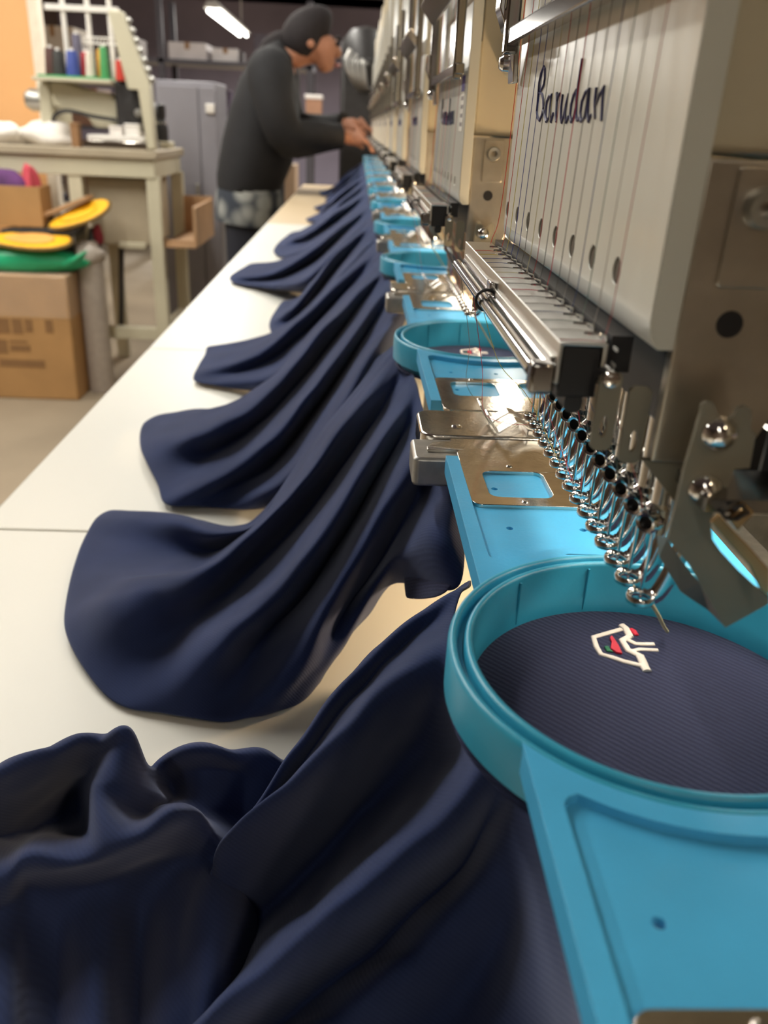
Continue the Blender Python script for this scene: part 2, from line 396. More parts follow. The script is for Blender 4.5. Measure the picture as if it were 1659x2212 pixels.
# ================================================================== heads
TEXT = [
  [(0.2703, 1.0863), (0.2705, 1.0884), (0.2709, 1.0909), (0.2716, 1.0941), (0.2702, 1.0964), (0.2672, 1.0979), (0.2651, 1.0971), (0.2639, 1.0949), (0.2643, 1.0932), (0.2671, 1.0921), (0.2691, 1.0913), (0.2652, 1.0907), (0.2627, 1.0892), (0.2612, 1.0872), (0.2619, 1.0856), (0.2647, 1.0839), (0.2678, 1.0846), (0.2703, 1.0863)] ,
  [(0.261, 1.0866), (0.2579, 1.0848), (0.2553, 1.0836)] ,
  [(0.2518, 1.09), (0.2548, 1.0901), (0.2573, 1.0888), (0.2575, 1.0867), (0.2566, 1.0848), (0.2545, 1.0837), (0.2516, 1.0849), (0.252, 1.0873), (0.2519, 1.0902), (0.2516, 1.0873), (0.2506, 1.0848), (0.2489, 1.0835), (0.247, 1.0856)] ,
  [(0.2457, 1.0905), (0.2443, 1.0885), (0.2434, 1.0851), (0.2421, 1.0835)] ,
  [(0.2443, 1.0885), (0.2434, 1.0898), (0.2422, 1.0901)] ,
  [(0.2382, 1.0899), (0.2383, 1.087), (0.2371, 1.0844), (0.2357, 1.0833), (0.234, 1.085), (0.233, 1.0875), (0.2331, 1.09), (0.233, 1.0875), (0.2324, 1.085), (0.2306, 1.0833), (0.2285, 1.0846)] ,
  [(0.2238, 1.0904), (0.2258, 1.0895), (0.2272, 1.0874), (0.2271, 1.0849), (0.2252, 1.0834), (0.2228, 1.0845), (0.2218, 1.0867), (0.2232, 1.0901)] ,
  [(0.2219, 1.097), (0.2222, 1.0948), (0.2225, 1.0915), (0.222, 1.0879), (0.2208, 1.0849), (0.219, 1.0837), (0.2163, 1.0843)] ,
  [(0.2109, 1.0901), (0.2142, 1.0898), (0.2167, 1.0878), (0.2169, 1.0854), (0.2153, 1.0835), (0.2123, 1.0843), (0.211, 1.0865), (0.2108, 1.09), (0.2103, 1.087), (0.2097, 1.0847), (0.2082, 1.0834), (0.2067, 1.0847)] ,
  [(0.2052, 1.0902), (0.2048, 1.0875), (0.2028, 1.084)] ,
  [(0.2042, 1.0864), (0.202, 1.0885), (0.1987, 1.0901), (0.1984, 1.0873), (0.197, 1.0835)] ,
]
GUARD = [(0.0622, 1.0365), (0.0621, 1.0382), (0.0628, 1.0388), (0.0641, 1.0385), (0.0654, 1.0366), (0.0669, 1.0355), (0.0683, 1.0363), (0.0687, 1.0377), (0.0699, 1.0383), (0.0713, 1.0374), (0.0719, 1.0339), (0.073, 1.0331), (0.0732, 1.0304), (0.0734, 1.0265), (0.0707, 1.0262), (0.0704, 1.0236), (0.0697, 1.0205), (0.0687, 1.0182), (0.0686, 1.0153), (0.0696, 1.0118), (0.0718, 1.0092), (0.0761, 1.0052), (0.0806, 1.0015), (0.0835, 0.9999), (0.084, 0.9979), (0.0765, 0.9921), (0.0694, 1.0019), (0.0664, 1.006), (0.0611, 1.0115), (0.0614, 1.0264)]
THREADCOL = [srgb(206, 66, 50), srgb(216, 196, 90), srgb(40, 60, 150), srgb(44, 64, 140), srgb(92, 88, 82), srgb(206, 196, 150), srgb(176, 60, 60), srgb(90, 90, 88),
             srgb(205, 40, 66), srgb(110, 108, 104), srgb(150, 145, 140), srgb(88, 100, 140), srgb(130, 150, 140), srgb(190, 184, 176), srgb(190, 110, 110)]
THREADS = [mat(f'thread_{i}', c, 0.6, var=0.1) for i, c in enumerate(THREADCOL[::-1])]
WARMSTEEL = mat('steel_warm_reflection', (0.72, 0.50, 0.26), 0.22, 1.0, var=0.1)  # steel lever parts, with a warm gold reflection put into the colour
SIDESTEEL = mat('side_plate_steel', (0.55, 0.50, 0.42), 0.36, 0.95, var=0.12, scale=90, bump=0.05, bscale=300)
GUARDM = mat('guard_steel', srgb(140, 134, 118), 0.50, 0.25, var=0.05)
NY0, NP = 0.1566, 0.0090
def make_head():
    r_ = empty('embroidery_head', (0.0528, 0.1455, 1.03))  # one embroidery head of the machine row
    ya, yb = 0.1462, 0.3092
    # cover with recessed round holes
    hy = [0.1705 + 0.0192*i for i in range(8)]
    c = MB().prism([(ya, 1.0508), (yb, 1.0508), (yb, 1.30), (ya, 1.30)], 0.0528, 0.0533, 'x', [circ(y, 1.056, 0.0026, 20) for y in hy])
    c.prism([(0.0528, 1.0508), (0.0534, 1.0478), (0.0550, 1.0458), (0.058, 1.0458), (0.058, 1.30), (0.0533, 1.30), (0.0533, 1.0508)], ya, yb, 'y')
    cov = part(r_, 'cover', c, CREAM, bevel=0.0002)
    for y in hy: sub(r_, cov, 'hole_shade_disc', MB().lathe([(0.0, 0.05325), (0.0026, 0.05325)], (0, y, 1.056), 'x', 20), TAUPE)  # brown disc paints the dark inside of each hole
    t = MB()
    for s in TEXT: t.tube([(0.0527, y, z) for y, z in s], 0.00042, 6)
    part(r_, 'lettering', t, INK, smooth=True)
    # swing frame over the cover
    part(r_, 'frame_bar', MB().box(0.0462, 0.0510, 0.147, 0.297, 1.1052, 1.1102), DCHROME, bevel=0.0006)
    for y in (0.1475, 0.2985):
        part(r_, 'frame_upright', MB().box(0.0455, 0.0500, y, y+0.0045, 1.1030, 1.20), DCHROME, bevel=0.0008)
    part(r_, 'frame_top_bar', MB().prism([(0.037, 1.150), (0.0455, 1.140), (0.049, 1.143), (0.0405, 1.154)], 0.150, 0.300, 'y'), STEEL, bevel=0.0005)
    hk = part(r_, 'frame_hook', MB().strip([(0.0440, 1.1240), (0.0436, 1.1160), (0.0462, 1.1100), (0.0490, 1.1075), (0.0495, 1.1010), (0.0500, 1.0950)], 0.3025, 0.3125, 0.0018), CHROME, bevel=0.0004)
    sub(r_, hk, 'screw', MB().lathe([(0.0, -0.0022), (0.0018, -0.0020), (0.0026, -0.0010), (0.0027, 0.0010)], (0.0478, 0.3075, 1.1010), 'x', 14), CHROME, smooth=True)
    # thread guide rail
    part(r_, 'guide_rail', MB().prism([(0.0395, 1.0446), (0.0490, 1.0446), (0.0490, 1.0362), (0.0482, 1.0362), (0.0482, 1.0438), (0.0404, 1.0438), (0.0404, 1.0362), (0.0395, 1.0362)], 0.1555, 0.308, 'y'), BRUSH, bevel=0.0005, bseg=3)
    core = part(r_, 'rail_core', MB().box(0.0405, 0.0481, 0.1563, 0.306, 1.0335, 1.0437), BLACK, bevel=0.0004)
    sub(r_, core, 'core_foot', MB().prism(rrect(0.0425, 0.0462, 1.0300, 1.0340, 0.0015), 0.1575, 0.170, 'y'), BLACK)
    part(r_, 'front_channel', MB().prism([(0.0372, 1.0358), (0.0395, 1.0358), (0.0395, 1.0412), (0.0388, 1.0412), (0.0388, 1.0372), (0.0372, 1.0372)], 0.158, 0.300, 'y'), BRUSH, bevel=0.0002)
    rod = part(r_, 'rod', MB().cyl((0.0362, 0.1600, 1.0378), (0.0362, 0.2990, 1.0378), 0.0017, 14), CHROME, smooth=True)
    part(r_, 'rod', MB().cyl((0.0386, 0.1600, 1.0392), (0.0386, 0.2990, 1.0392), 0.0007, 10), CHROME, smooth=True)
    part(r_, 'rod_end', MB().box(0.0348, 0.0398, 0.1560, 0.1602, 1.0338, 1.0402), DCHROME, bevel=0.0008)
    tie = MB().tube([(0.0368+0.0030*math.cos(a), 0.2307, 1.0382+0.0028*math.sin(a)) for a in [2*math.pi*i/20 for i in range(20)]], 0.00045, 6, True)
    part(r_, 'cable_tie', tie, BLACK, smooth=True)
    part(r_, 'rail_stop', MB().box(0.0376, 0.0394, 0.2325, 0.2385, 1.0385, 1.0428), CHROME, bevel=0.0004)
    pin = None
    # black strip with printed ticks under the cover
    part(r_, 'needle_guide_strip', MB().box(0.0502, 0.0545, 0.1580, 0.3085, 1.0385, 1.0456), BLACK)
    tk = MB()
    for i in range(17):
        for z in (1.0435, 1.0405): tk.box(0.05005, 0.0503, 0.1535+i*0.0090, 0.1560+i*0.0090, z, z+0.0006)
    part(r_, 'tick_marks', tk, mat('tick_white', (0.6, 0.6, 0.58), 0.6))
    part(r_, 'foot_rail', MB().box(0.0722, 0.0752, 0.1520, 0.2935, 1.0045, 1.0145), DCHROME, bevel=0.0005)
    part(r_, 'bar_block', MB().box(0.0600, 0.0752, 0.1535, 0.2925, 1.0300, 1.0458), BLACK, bevel=0.0005)
    # fifteen needles, feet, threads
    pr = {}
    for i in range(15):
        y = NY0 + NP*i
        if i == 0:
            nb = part(r_, 'needle_bar', MB().lathe([(0.0, 1.0040), (0.0010, 1.0040), (0.0026, 1.0050), (0.0027, 1.0105), (0.0018, 1.0115), (0.0018, 1.0420), (0.0, 1.0420)], (0.0653, y, 0), 'z', 14), CHROME, smooth=True)
            def face(mb, cx=0.0640, cy=y-0.0010, cz=1.0078, a=math.radians(48)):
                ca, sa = math.cos(a), math.sin(a)     # turn the screw from -Y towards the operator side
                mb.v = [(cx + v[0]*ca + v[1]*sa, cy - v[0]*sa + v[1]*ca, cz + v[2]) for v in mb.v]; return mb
            sc = sub(r_, nb, 'clamp_screw', face(MB().lathe([(0.0014, -0.0008), (0.0015, -0.0024), (0.0021, -0.0027), (0.0026, -0.0020), (0.0027, 0.0005), (0.0, 0.0006)], (0, 0, 0), 'y', 18)), CHROME, smooth=True)
            sub(r_, nb, 'socket', face(MB().lathe([(0.0, -0.0010), (0.0015, -0.0010)], (0, 0, 0), 'y', 14)), BLACK)
            nd = sub(r_, nb, 'needle', MB().cyl((0.0653, y, 0.9868), (0.0653, y, 1.0045), 0.0004, 8), CHROME, smooth=True)
            ft = MB().lathe([(0.0031, -0.0010), (0.0032, 0.0004), (0.0029, 0.0008), (0.0024, 0.0006), (0.0022, -0.0006), (0.0025, -0.0012)], (0.0653, y, .9885), 'z', 24, True)
            pth = catmull([(0.0678, y, .9885), (0.0692, y, .9897), (0.0707, y, .9935), (0.0718, y, .9985), (0.0726, y, 1.0040), (0.0730, y, 1.0130)], 4)
            ft.tube([tuple(p) for p in pth], 0.0013, 8, flat=1.7)
            pf = part(r_, 'presser_foot', ft, CHROME, smooth=True, angle=60)
            th = part(r_, 'thread', MB().tube([(0.0500, y+0.0012, 1.0380), (0.0560, y+0.001, 1.0240), (0.0612, y, 1.0130), (0.0640, y-0.0003, 1.0010), (0.0650, y, .9905)], 0.00009, 5), THREADS[i])
            tv = part(r_, 'thread', MB().tube([(0.0508, y+0.001, 1.30), (0.0508, y+0.0006, 1.12), (0.0490, y+0.0002, 1.0500), (0.0482, y, 1.0447), (0.0440, y, 1.0449), (0.0396, y, 1.0448)], 0.00010, 5), THREADS[i])
            pin = part(r_, 'guide_pin', MB().tube([(0.0488, y, 1.0444), (0.0484, y, 1.0458), (0.0466, y, 1.0462), (0.0452, y+0.0006, 1.0461), (0.0446, y+0.0010, 1.0460)], 0.00030, 6), CHROME, smooth=True)
            protos = [nb, pf, pin]; thr = [th, tv]
        else:
            for q in protos:
                c_ = copy_tree(q, r_); c_.location.y += NP*i
            for q in thr:
                c_ = q.copy(); c_.data = q.data.copy(); COL.objects.link(c_); c_.parent = r_; c_.location.y += NP*i
                c_.data.materials.clear(); c_.data.materials.append(THREADS[i])
    # stray threads crossing in front of the feet and hanging from the rail
    for pts, ti in (([(0.0360, 0.285, 1.036), (0.0430, 0.300, 1.010), (0.0480, 0.330, 0.985), (0.0560, 0.305, 0.9795)], 10),
                    ([(0.0362, 0.255, 1.036), (0.0420, 0.260, 1.012), (0.0500, 0.290, 0.986), (0.0640, 0.286, 0.984), (0.0652, 0.2826, 0.989)], 6),
                    ([(0.0362, 0.230, 1.035), (0.0440, 0.240, 1.018), (0.0560, 0.250, 1.005), (0.0652, 0.2376, 0.9885)], 13),
                    ([(0.0600, 0.262, 1.010), (0.0630, 0.240, 0.998), (0.0656, 0.2196, 0.9885)], 6)):
        part(r_, 'loose_thread', MB().tube([tuple(p) for p in catmull(pts, 6)], 0.00010, 5), THREADS[ti])
    part(r_, 'loose_thread', MB().tube([tuple(p) for p in catmull([(0.0530, 0.3115, 1.30), (0.0528, 0.3105, 1.13), (0.0515, 0.3095, 1.06), (0.0480, 0.3040, 1.0447)], 6)], 0.00014, 5), THREADS[14])
    part(r_, 'thread_tail', MB().tube([tuple(p) for p in catmull([(0.0682, 0.158, 0.9866), (0.0745, 0.166, .9780), (0.0800, 0.174, .9700), (0.0845, 0.181, .9640)], 5)], 0.00045, 7), mat('cream_cord', srgb(214, 196, 150), 0.6), smooth=True)
    # slotted strips at the near end
    for x0, x1, z0, z1, hx, hz, y in ((0.0475, 0.0518, 1.0240, 1.0400, 0.0496, 1.0290, 0.1525), (0.0535, 0.0580, 1.0215, 1.0372, 0.0560, 1.0262, 0.1525)):
        part(r_, 'slotted_strip', MB().prism(rrect(x0, x1, z0, z1, 0.0015), y, y+0.0012, 'y', [[(hx+0.0008*math.cos(a), hz+0.0022*math.sin(a)) for a in [2*math.pi*i/14 for i in range(14)]]]), GUARDM, bevel=0.0002)
    part(r_, 'end_knob', MB().lathe([(0.0, -0.0025), (0.0016, -0.0022), (0.0020, -0.0012), (0.0020, 0.004)], (0.0495, 0.1540, 1.0385), 'y', 14), CHROME, smooth=True)
    # steel side plate with bolts, painted arm above
    sp = part(r_, 'side_plate', MB().prism([(0.0588, 1.0235), (0.0760, 1.0235), (0.0840, 1.0420), (0.0840, 1.0778), (0.0588, 1.0778)], 0.1485, 0.1515, 'y'), SIDESTEEL, bevel=0.0004)
    sub(r_, sp, 'bolt', MB().lathe([(0.0, 0.0006), (0.0014, 0.0006), (0.0015, -0.0026), (0.0030, -0.0028), (0.0034, -0.0020), (0.0034, 0.0002), (0.0044, 0.0003), (0.0045, 0.0010)], (0.0690, 0.1478, 1.0705), 'y', 20), GREYMETAL, smooth=True)
    sub(r_, sp, 'bolt_hole', MB().lathe([(0.0, 0.0), (0.0024, 0.0), (0.0026, 0.0006)], (0.0682, 0.1482, 1.0505), 'y', 16), BLACK)
    sub(r_, sp, 'pad', MB().prism(rrect(0.0640, 0.0745, 1.0570, 1.0770, 0.001), 0.1477, 0.1487, 'y'), SIDESTEEL, bevel=0.0003)
    part(r_, 'gusset', MB().prism([(0.0575, 1.0232), (0.0664, 1.0232), (0.0664, 1.0138)], 0.1500, 0.1520, 'y'), GUARDM)
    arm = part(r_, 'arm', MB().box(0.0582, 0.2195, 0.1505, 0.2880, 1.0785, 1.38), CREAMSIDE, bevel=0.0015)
    sub(r_, arm, 'slot', MB().box(0.0572, 0.0588, 0.1500, 0.1508, 1.120, 1.20), BLACK)
    part(r_, 'arm_rear', MB().box(0.0860, 0.2195, 0.1560, 0.2860, 1.0320, 1.0785), SIDESTEEL, bevel=0.001)
    part(r_, 'motor_cover', MB().lathe([(0.0, -0.012), (0.006, -0.010), (0.0095, -0.004), (0.0105, 0.003), (0.0105, 0.010), (0.0, 0.010)], (0.0790, 0.1475, 1.1130), 'y', 24), CREAM, smooth=True)
    part(r_, 'motor_cover', MB().box(0.0690, 0.0890, 0.1420, 0.1520, 1.1130, 1.30), CREAM, bevel=0.004)
    # bent guard with two pan head screws
    g = MB().prism(GUARD, 0.1390, 0.1400, 'y')
    fo = [(0.0611, 1.0115), (0.0632, 1.0086), (0.0694, 1.0019), (0.0765, 0.9921)]; ba = [(0.0625, 1.0080), (0.0640, 1.0030), (0.0700, 0.9950), (0.0770, 0.9905)]
    vs = [(a, 0.1395, b2) for a, b2 in fo] + [(a, 0.1480, b2) for a, b2 in ba]
    g.add(vs, [(i, i+1, i+5, i+4) for i in range(3)])
    gd = part(r_, 'guard', g, GUARDM)
    for gx, gz in ((0.0662, 1.0329), (0.0659, 1.0220)):
        s_ = sub(r_, gd, 'screw', MB().lathe([(0.0, -0.0022), (0.0012, -0.0021), (0.0024, -0.0015), (0.0032, -0.0003), (0.0033, 0.0008)], (gx, 0.1385, gz), 'y', 20), CHROME, smooth=True)
    part(r_, 'lever', MB().prism([(0.0641, 1.0195), (0.0653, 1.0212), (0.0674, 1.019), (0.0716, 1.0154), (0.0768, 1.0105), (0.0783, 1.0044), (0.0764, 1.006), (0.0733, 1.0108), (0.0671, 1.0166)], 0.1300, 0.1308, 'y'), WARMSTEEL, bevel=0.0002)
    part(r_, 'lever_plate', MB().prism([(0.0682, 1.0193), (0.0707, 1.0221), (0.0727, 1.0207), (0.0704, 1.0169)], 0.1320, 0.1332, 'y'), WARMSTEEL, bevel=0.0002)
    part(r_, 'lever_spring', MB().tube([(0.0668, 0.1330, 1.0205), (0.0680, 0.1325, 1.0192), (0.0695, 0.1316, 1.0196), (0.0712, 0.1314, 1.0210), (0.0700, 0.1316, 1.0222), (0.0685, 0.1320, 1.0212)], 0.00035, 6), BLACK, smooth=True)
    part(r_, 'lever_mount', MB().box(0.0640, 0.0860, 0.1332, 0.1480, 1.0200, 1.0225), DCHROME)
    return r_
head = make_head()
FAR_SKIP = ('thread', 'guide_pin', 'clamp_screw', 'needle', 'loose_thread', 'thread_tail', 'tick_marks', 'screw', 'hole_shade_disc', 'lever_spring', 'socket')
for k in range(NH):
    if k == 0: o = head
    elif k <= 2: o = copy_tree(head, skip=() if k == 1 else ('guide_pin', 'loose_thread', 'needle', 'tick_marks', 'socket'))
    elif k <= 5: o = copy_tree(head, skip=FAR_SKIP)
    else: o = copy_tree(head, skip=FAR_SKIP + ('presser_foot', 'needle_bar', 'cable_tie', 'rail_stop', 'bolt_hole', 'pad'))
    o.location.y = 0.1455 + k*P
    tag(o, ('cream embroidery head with script lettering and fifteen needles nearest the camera' if k == 0 else f'cream embroidery head with script lettering, {ORD[k]} in the row from the camera'), 'sewing head', 'embroidery heads along the machine')
    if k == 1:   # paper label with a blue square on the second head
        st = MB().box(0.05255, 0.0528, 0.4600, 0.4760, 1.0800, 1.1060)
        s1 = part(o, 'sticker', st, mat('sticker_paper', srgb(214, 210, 200), 0.6)) if False else None
        l = o.location
        def loc_(mb): mb.v = [(v[0]-l.x, v[1]-l.y, v[2]-l.z) for v in mb.v]; return mb
        s1 = loc_(st).build('sticker', mat('sticker_paper', srgb(214, 210, 200), 0.6), o)
        loc_bx = loc_(MB().box(0.05245, 0.0526, 0.4610, 0.4750, 1.0985, 1.1055)).build('blue_square', mat('sticker_blue', srgb(60, 52, 150), 0.6), s1)
        lines = MB()
        for z in (1.0945, 1.0905, 1.0865, 1.0825): lines.box(0.05245, 0.0526, 0.4630, 0.4730, z, z+0.0018)
        loc_(lines).build('printed_lines', mat('sticker_print', srgb(130, 124, 124), 0.6), s1)

# unseen warm lamps, added low to throw tan light under the hoops
LAMPGLOW = mat('warm_lamp_glow', (1, 1, 1), 0.5, emit=WARM, estr=6.0, var=0)
for k in range(NH):
    y = 0.38 + k*P
    r_ = empty('bed_fill_lamp', (0.20, y, 0.96)); tag(r_, f'small warm lamp added unseen on the machine bed beside the {ORD[k]} head', 'lamp', 'added warm lamps between the heads')
    part(r_, 'housing', MB().box(0.190, 0.2045, y-0.032, y+0.032, 0.931, 0.968), BLACK, bevel=0.002)
    part(r_, 'shade', MB().box(0.155, 0.190, y-0.035, y-0.032, 0.931, 0.970), BLACK)  # fin added to hide the glow from the viewpoint
    part(r_, 'diffuser', MB().box(0.1875, 0.190, y-0.029, y+0.029, 0.934, 0.965), LAMPGLOW)
    area('bed_fill_light', (0.1865, y, 0.950), (0, math.radians(90), 0), 0.028, 0.054, LAMP_W, WARM)
for k in range(-1, NH):
    y = 0.205 + k*P
    r_ = empty('needle_lamp', (0.10, y, 1.026)); tag(r_, 'slim white lamp strip under the arm ' + ('just outside the picture on the right' if k < 0 else f'of the {ORD[k]} head'), 'lamp', 'needle lamps under the arms')
    part(r_, 'housing', MB().box(0.0885, 0.112, y-0.042, y+0.042, 1.0265, 1.0318).box(0.0885, 0.112, y-0.0425, y-0.0410, 1.0150, 1.0318), BLACK)
    part(r_, 'diffuser', MB().box(0.090, 0.110, y-0.040, y+0.040, 1.0245, 1.0265), mat('white_lamp_glow', (1, 1, 1), 0.5, emit=(1.0, 0.92, 0.76), estr=3.0, var=0))
    area('needle_light', (0.100, y, 1.0240), (0, math.radians(8), 0), 0.018, 0.078, NEEDLE_W, (1.0, 0.90, 0.74))
NET_S0 = [
 [(0.045,0.2541,0.935),(0.0346,0.3148,0.88),(0.0105,0.3018,0.855),(-0.0065,0.2626,0.852),(-0.0159,0.237,0.852),(-0.0273,0.2147,0.852),(-0.0378,0.1989,0.852),(-0.0495,0.1813,0.852)],
 [(0.0387,0.2266,0.953),(0.0223,0.2177,0.945),(0.0035,0.208,0.93),(-0.0131,0.1953,0.912),(-0.0232,0.185,0.9),(-0.0344,0.1835,0.884),(-0.0443,0.1866,0.86),(-0.0502,0.171,0.853)],
 [(0.0326,0.2075,0.954),(0.0204,0.2069,0.942),(0.0051,0.2032,0.925),(-0.0097,0.1962,0.906),(-0.0194,0.1865,0.895),(-0.0314,0.1812,0.88),(-0.0401,0.1782,0.86),(-0.0462,0.165,0.853)],
 [(0.0282,0.183,0.956),(0.0193,0.178,0.952),(0.0112,0.1775,0.944),(-0.0007,0.1741,0.932),(-0.0139,0.1696,0.92),(-0.0262,0.1683,0.908),(-0.0343,0.1737,0.89),(-0.0372,0.1782,0.862)],
 [(0.0288,0.1716,0.954),(0.0263,0.1946,0.922),(0.0171,0.2049,0.895),(0.0044,0.2041,0.876),(-0.0101,0.1941,0.866),(-0.0236,0.1816,0.86),(-0.0307,0.1703,0.856),(-0.0357,0.1579,0.853)],
 [(0.0307,0.1614,0.952),(0.0313,0.1793,0.925),(0.0231,0.1877,0.9),(0.0098,0.1841,0.885),(-0.0036,0.1758,0.875),(-0.0166,0.1672,0.868),(-0.0259,0.1557,0.864),(-0.0366,0.1427,0.86)],
 [(0.0339,0.1459,0.954),(0.0299,0.1432,0.947),(0.0241,0.1414,0.939),(0.0129,0.1395,0.928),(-0.0006,0.1355,0.916),(-0.0132,0.1319,0.905),(-0.0257,0.1275,0.895),(-0.0388,0.1211,0.885)],
 [(0.038,0.1394,0.954),(0.0369,0.1506,0.93),(0.0327,0.1565,0.908),(0.0212,0.1531,0.895),(0.0081,0.1471,0.885),(-0.0047,0.1406,0.878),(-0.0184,0.135,0.87),(-0.0324,0.1268,0.865)],
 [(0.041,0.1366,0.952),(0.0386,0.1385,0.938),(0.0346,0.1384,0.925),(0.0267,0.1365,0.912),(0.0161,0.1319,0.902),(0.0044,0.1278,0.893),(-0.0083,0.1232,0.885),(-0.0227,0.1168,0.875)],
 [(0.0427,0.1215,0.948),(0.0424,0.1274,0.932),(0.0418,0.1341,0.912),(0.0369,0.1357,0.897),(0.0293,0.1325,0.888),(0.0194,0.1286,0.88),(0.0073,0.1247,0.872),(-0.0079,0.1173,0.865)],
 [(0.0427,0.1041,0.946),(0.0428,0.1076,0.935),(0.0431,0.1135,0.92),(0.0417,0.1176,0.905),(0.0377,0.1179,0.895),(0.03,0.1158,0.885),(0.0199,0.1146,0.875),(0.0053,0.1085,0.865)],
 [(0.0424,0.0882,0.944),(0.0449,0.0947,0.93),(0.0466,0.1006,0.915),(0.0471,0.106,0.9),(0.0446,0.1071,0.89),(0.0396,0.107,0.88),(0.0301,0.1058,0.87),(0.0148,0.1019,0.86)],
]
NET_C0 = [
 [(-0.1432,0.2302,0.852),(-0.1266,0.2421,0.852),(-0.1143,0.251,0.852),(-0.1039,0.2572,0.852),(-0.0951,0.2605,0.852),(-0.0831,0.2635,0.852),(-0.0722,0.2476,0.852),(-0.0679,0.252,0.852),(-0.0566,0.2587,0.852),(-0.0427,0.2564,0.852),(-0.03,0.2567,0.852),(-0.0186,0.2504,0.852)],
 [(-0.1086,0.1784,0.91),(-0.0972,0.1878,0.91),(-0.0881,0.1955,0.91),(-0.0802,0.2006,0.91),(-0.0731,0.2023,0.91),(-0.0636,0.2009,0.912),(-0.0633,0.2143,0.886),(-0.0602,0.2217,0.884),(-0.0477,0.216,0.896),(-0.0364,0.2199,0.89),(-0.0262,0.2248,0.886),(-0.0159,0.2242,0.88)],
 [(-0.1115,0.1802,0.898),(-0.0985,0.1874,0.9),(-0.0886,0.194,0.902),(-0.0829,0.2013,0.9),(-0.0802,0.207,0.895),(-0.0643,0.1941,0.912),(-0.0606,0.2069,0.886),(-0.0593,0.2241,0.87),(-0.0477,0.2201,0.88),(-0.0372,0.2225,0.876),(-0.0257,0.2183,0.876),(-0.0184,0.2248,0.87)],
 [(-0.1169,0.1853,0.88),(-0.1042,0.1946,0.88),(-0.0999,0.2146,0.868),(-0.0952,0.2275,0.864),(-0.0885,0.2235,0.87),(-0.0672,0.1856,0.91),(-0.0573,0.1967,0.89),(-0.0567,0.2185,0.868),(-0.0451,0.2125,0.874),(-0.0359,0.2116,0.872),(-0.0282,0.2116,0.87),(-0.0209,0.2168,0.865)],
 [(-0.115,0.181,0.88),(-0.1038,0.1919,0.876),(-0.1001,0.2122,0.86),(-0.0924,0.2163,0.858),(-0.0865,0.2166,0.862),(-0.0687,0.1813,0.908),(-0.0591,0.1871,0.892),(-0.0543,0.2031,0.88),(-0.0452,0.2043,0.876),(-0.038,0.2054,0.872),(-0.0318,0.2035,0.87),(-0.0233,0.2084,0.865)],
 [(-0.0999,0.1549,0.9),(-0.0877,0.1594,0.9),(-0.0813,0.1618,0.906),(-0.0742,0.1631,0.904),(-0.067,0.1629,0.904),(-0.0611,0.1621,0.906),(-0.0521,0.1635,0.91),(-0.0444,0.1686,0.912),(-0.0397,0.178,0.9),(-0.0361,0.1861,0.885),(-0.032,0.1948,0.875),(-0.026,0.2044,0.865)],
 [(-0.1003,0.1509,0.888),(-0.0893,0.1582,0.886),(-0.0856,0.1673,0.884),(-0.0785,0.1689,0.884),(-0.0718,0.1715,0.882),(-0.0662,0.1724,0.882),(-0.0576,0.1767,0.88),(-0.0487,0.1846,0.876),(-0.0414,0.1829,0.878),(-0.0353,0.1794,0.88),(-0.0291,0.1832,0.874),(-0.0237,0.1955,0.856)],
 [(-0.0975,0.1414,0.88),(-0.084,0.1436,0.884),(-0.0817,0.1535,0.876),(-0.0768,0.1593,0.872),(-0.0676,0.1559,0.878),(-0.0623,0.1565,0.878),(-0.0573,0.1701,0.864),(-0.0458,0.1654,0.872),(-0.0374,0.1605,0.88),(-0.0324,0.1606,0.88),(-0.0278,0.167,0.872),(-0.0235,0.1799,0.854)],
 [(-0.0885,0.1211,0.88),(-0.0741,0.1193,0.888),(-0.0717,0.126,0.878),(-0.0675,0.1305,0.872),(-0.058,0.1249,0.882),(-0.0539,0.1266,0.88),(-0.0508,0.1376,0.864),(-0.0424,0.1337,0.872),(-0.0365,0.1336,0.874),(-0.0317,0.1333,0.878),(-0.0276,0.1423,0.87),(-0.0232,0.1531,0.854)],
]
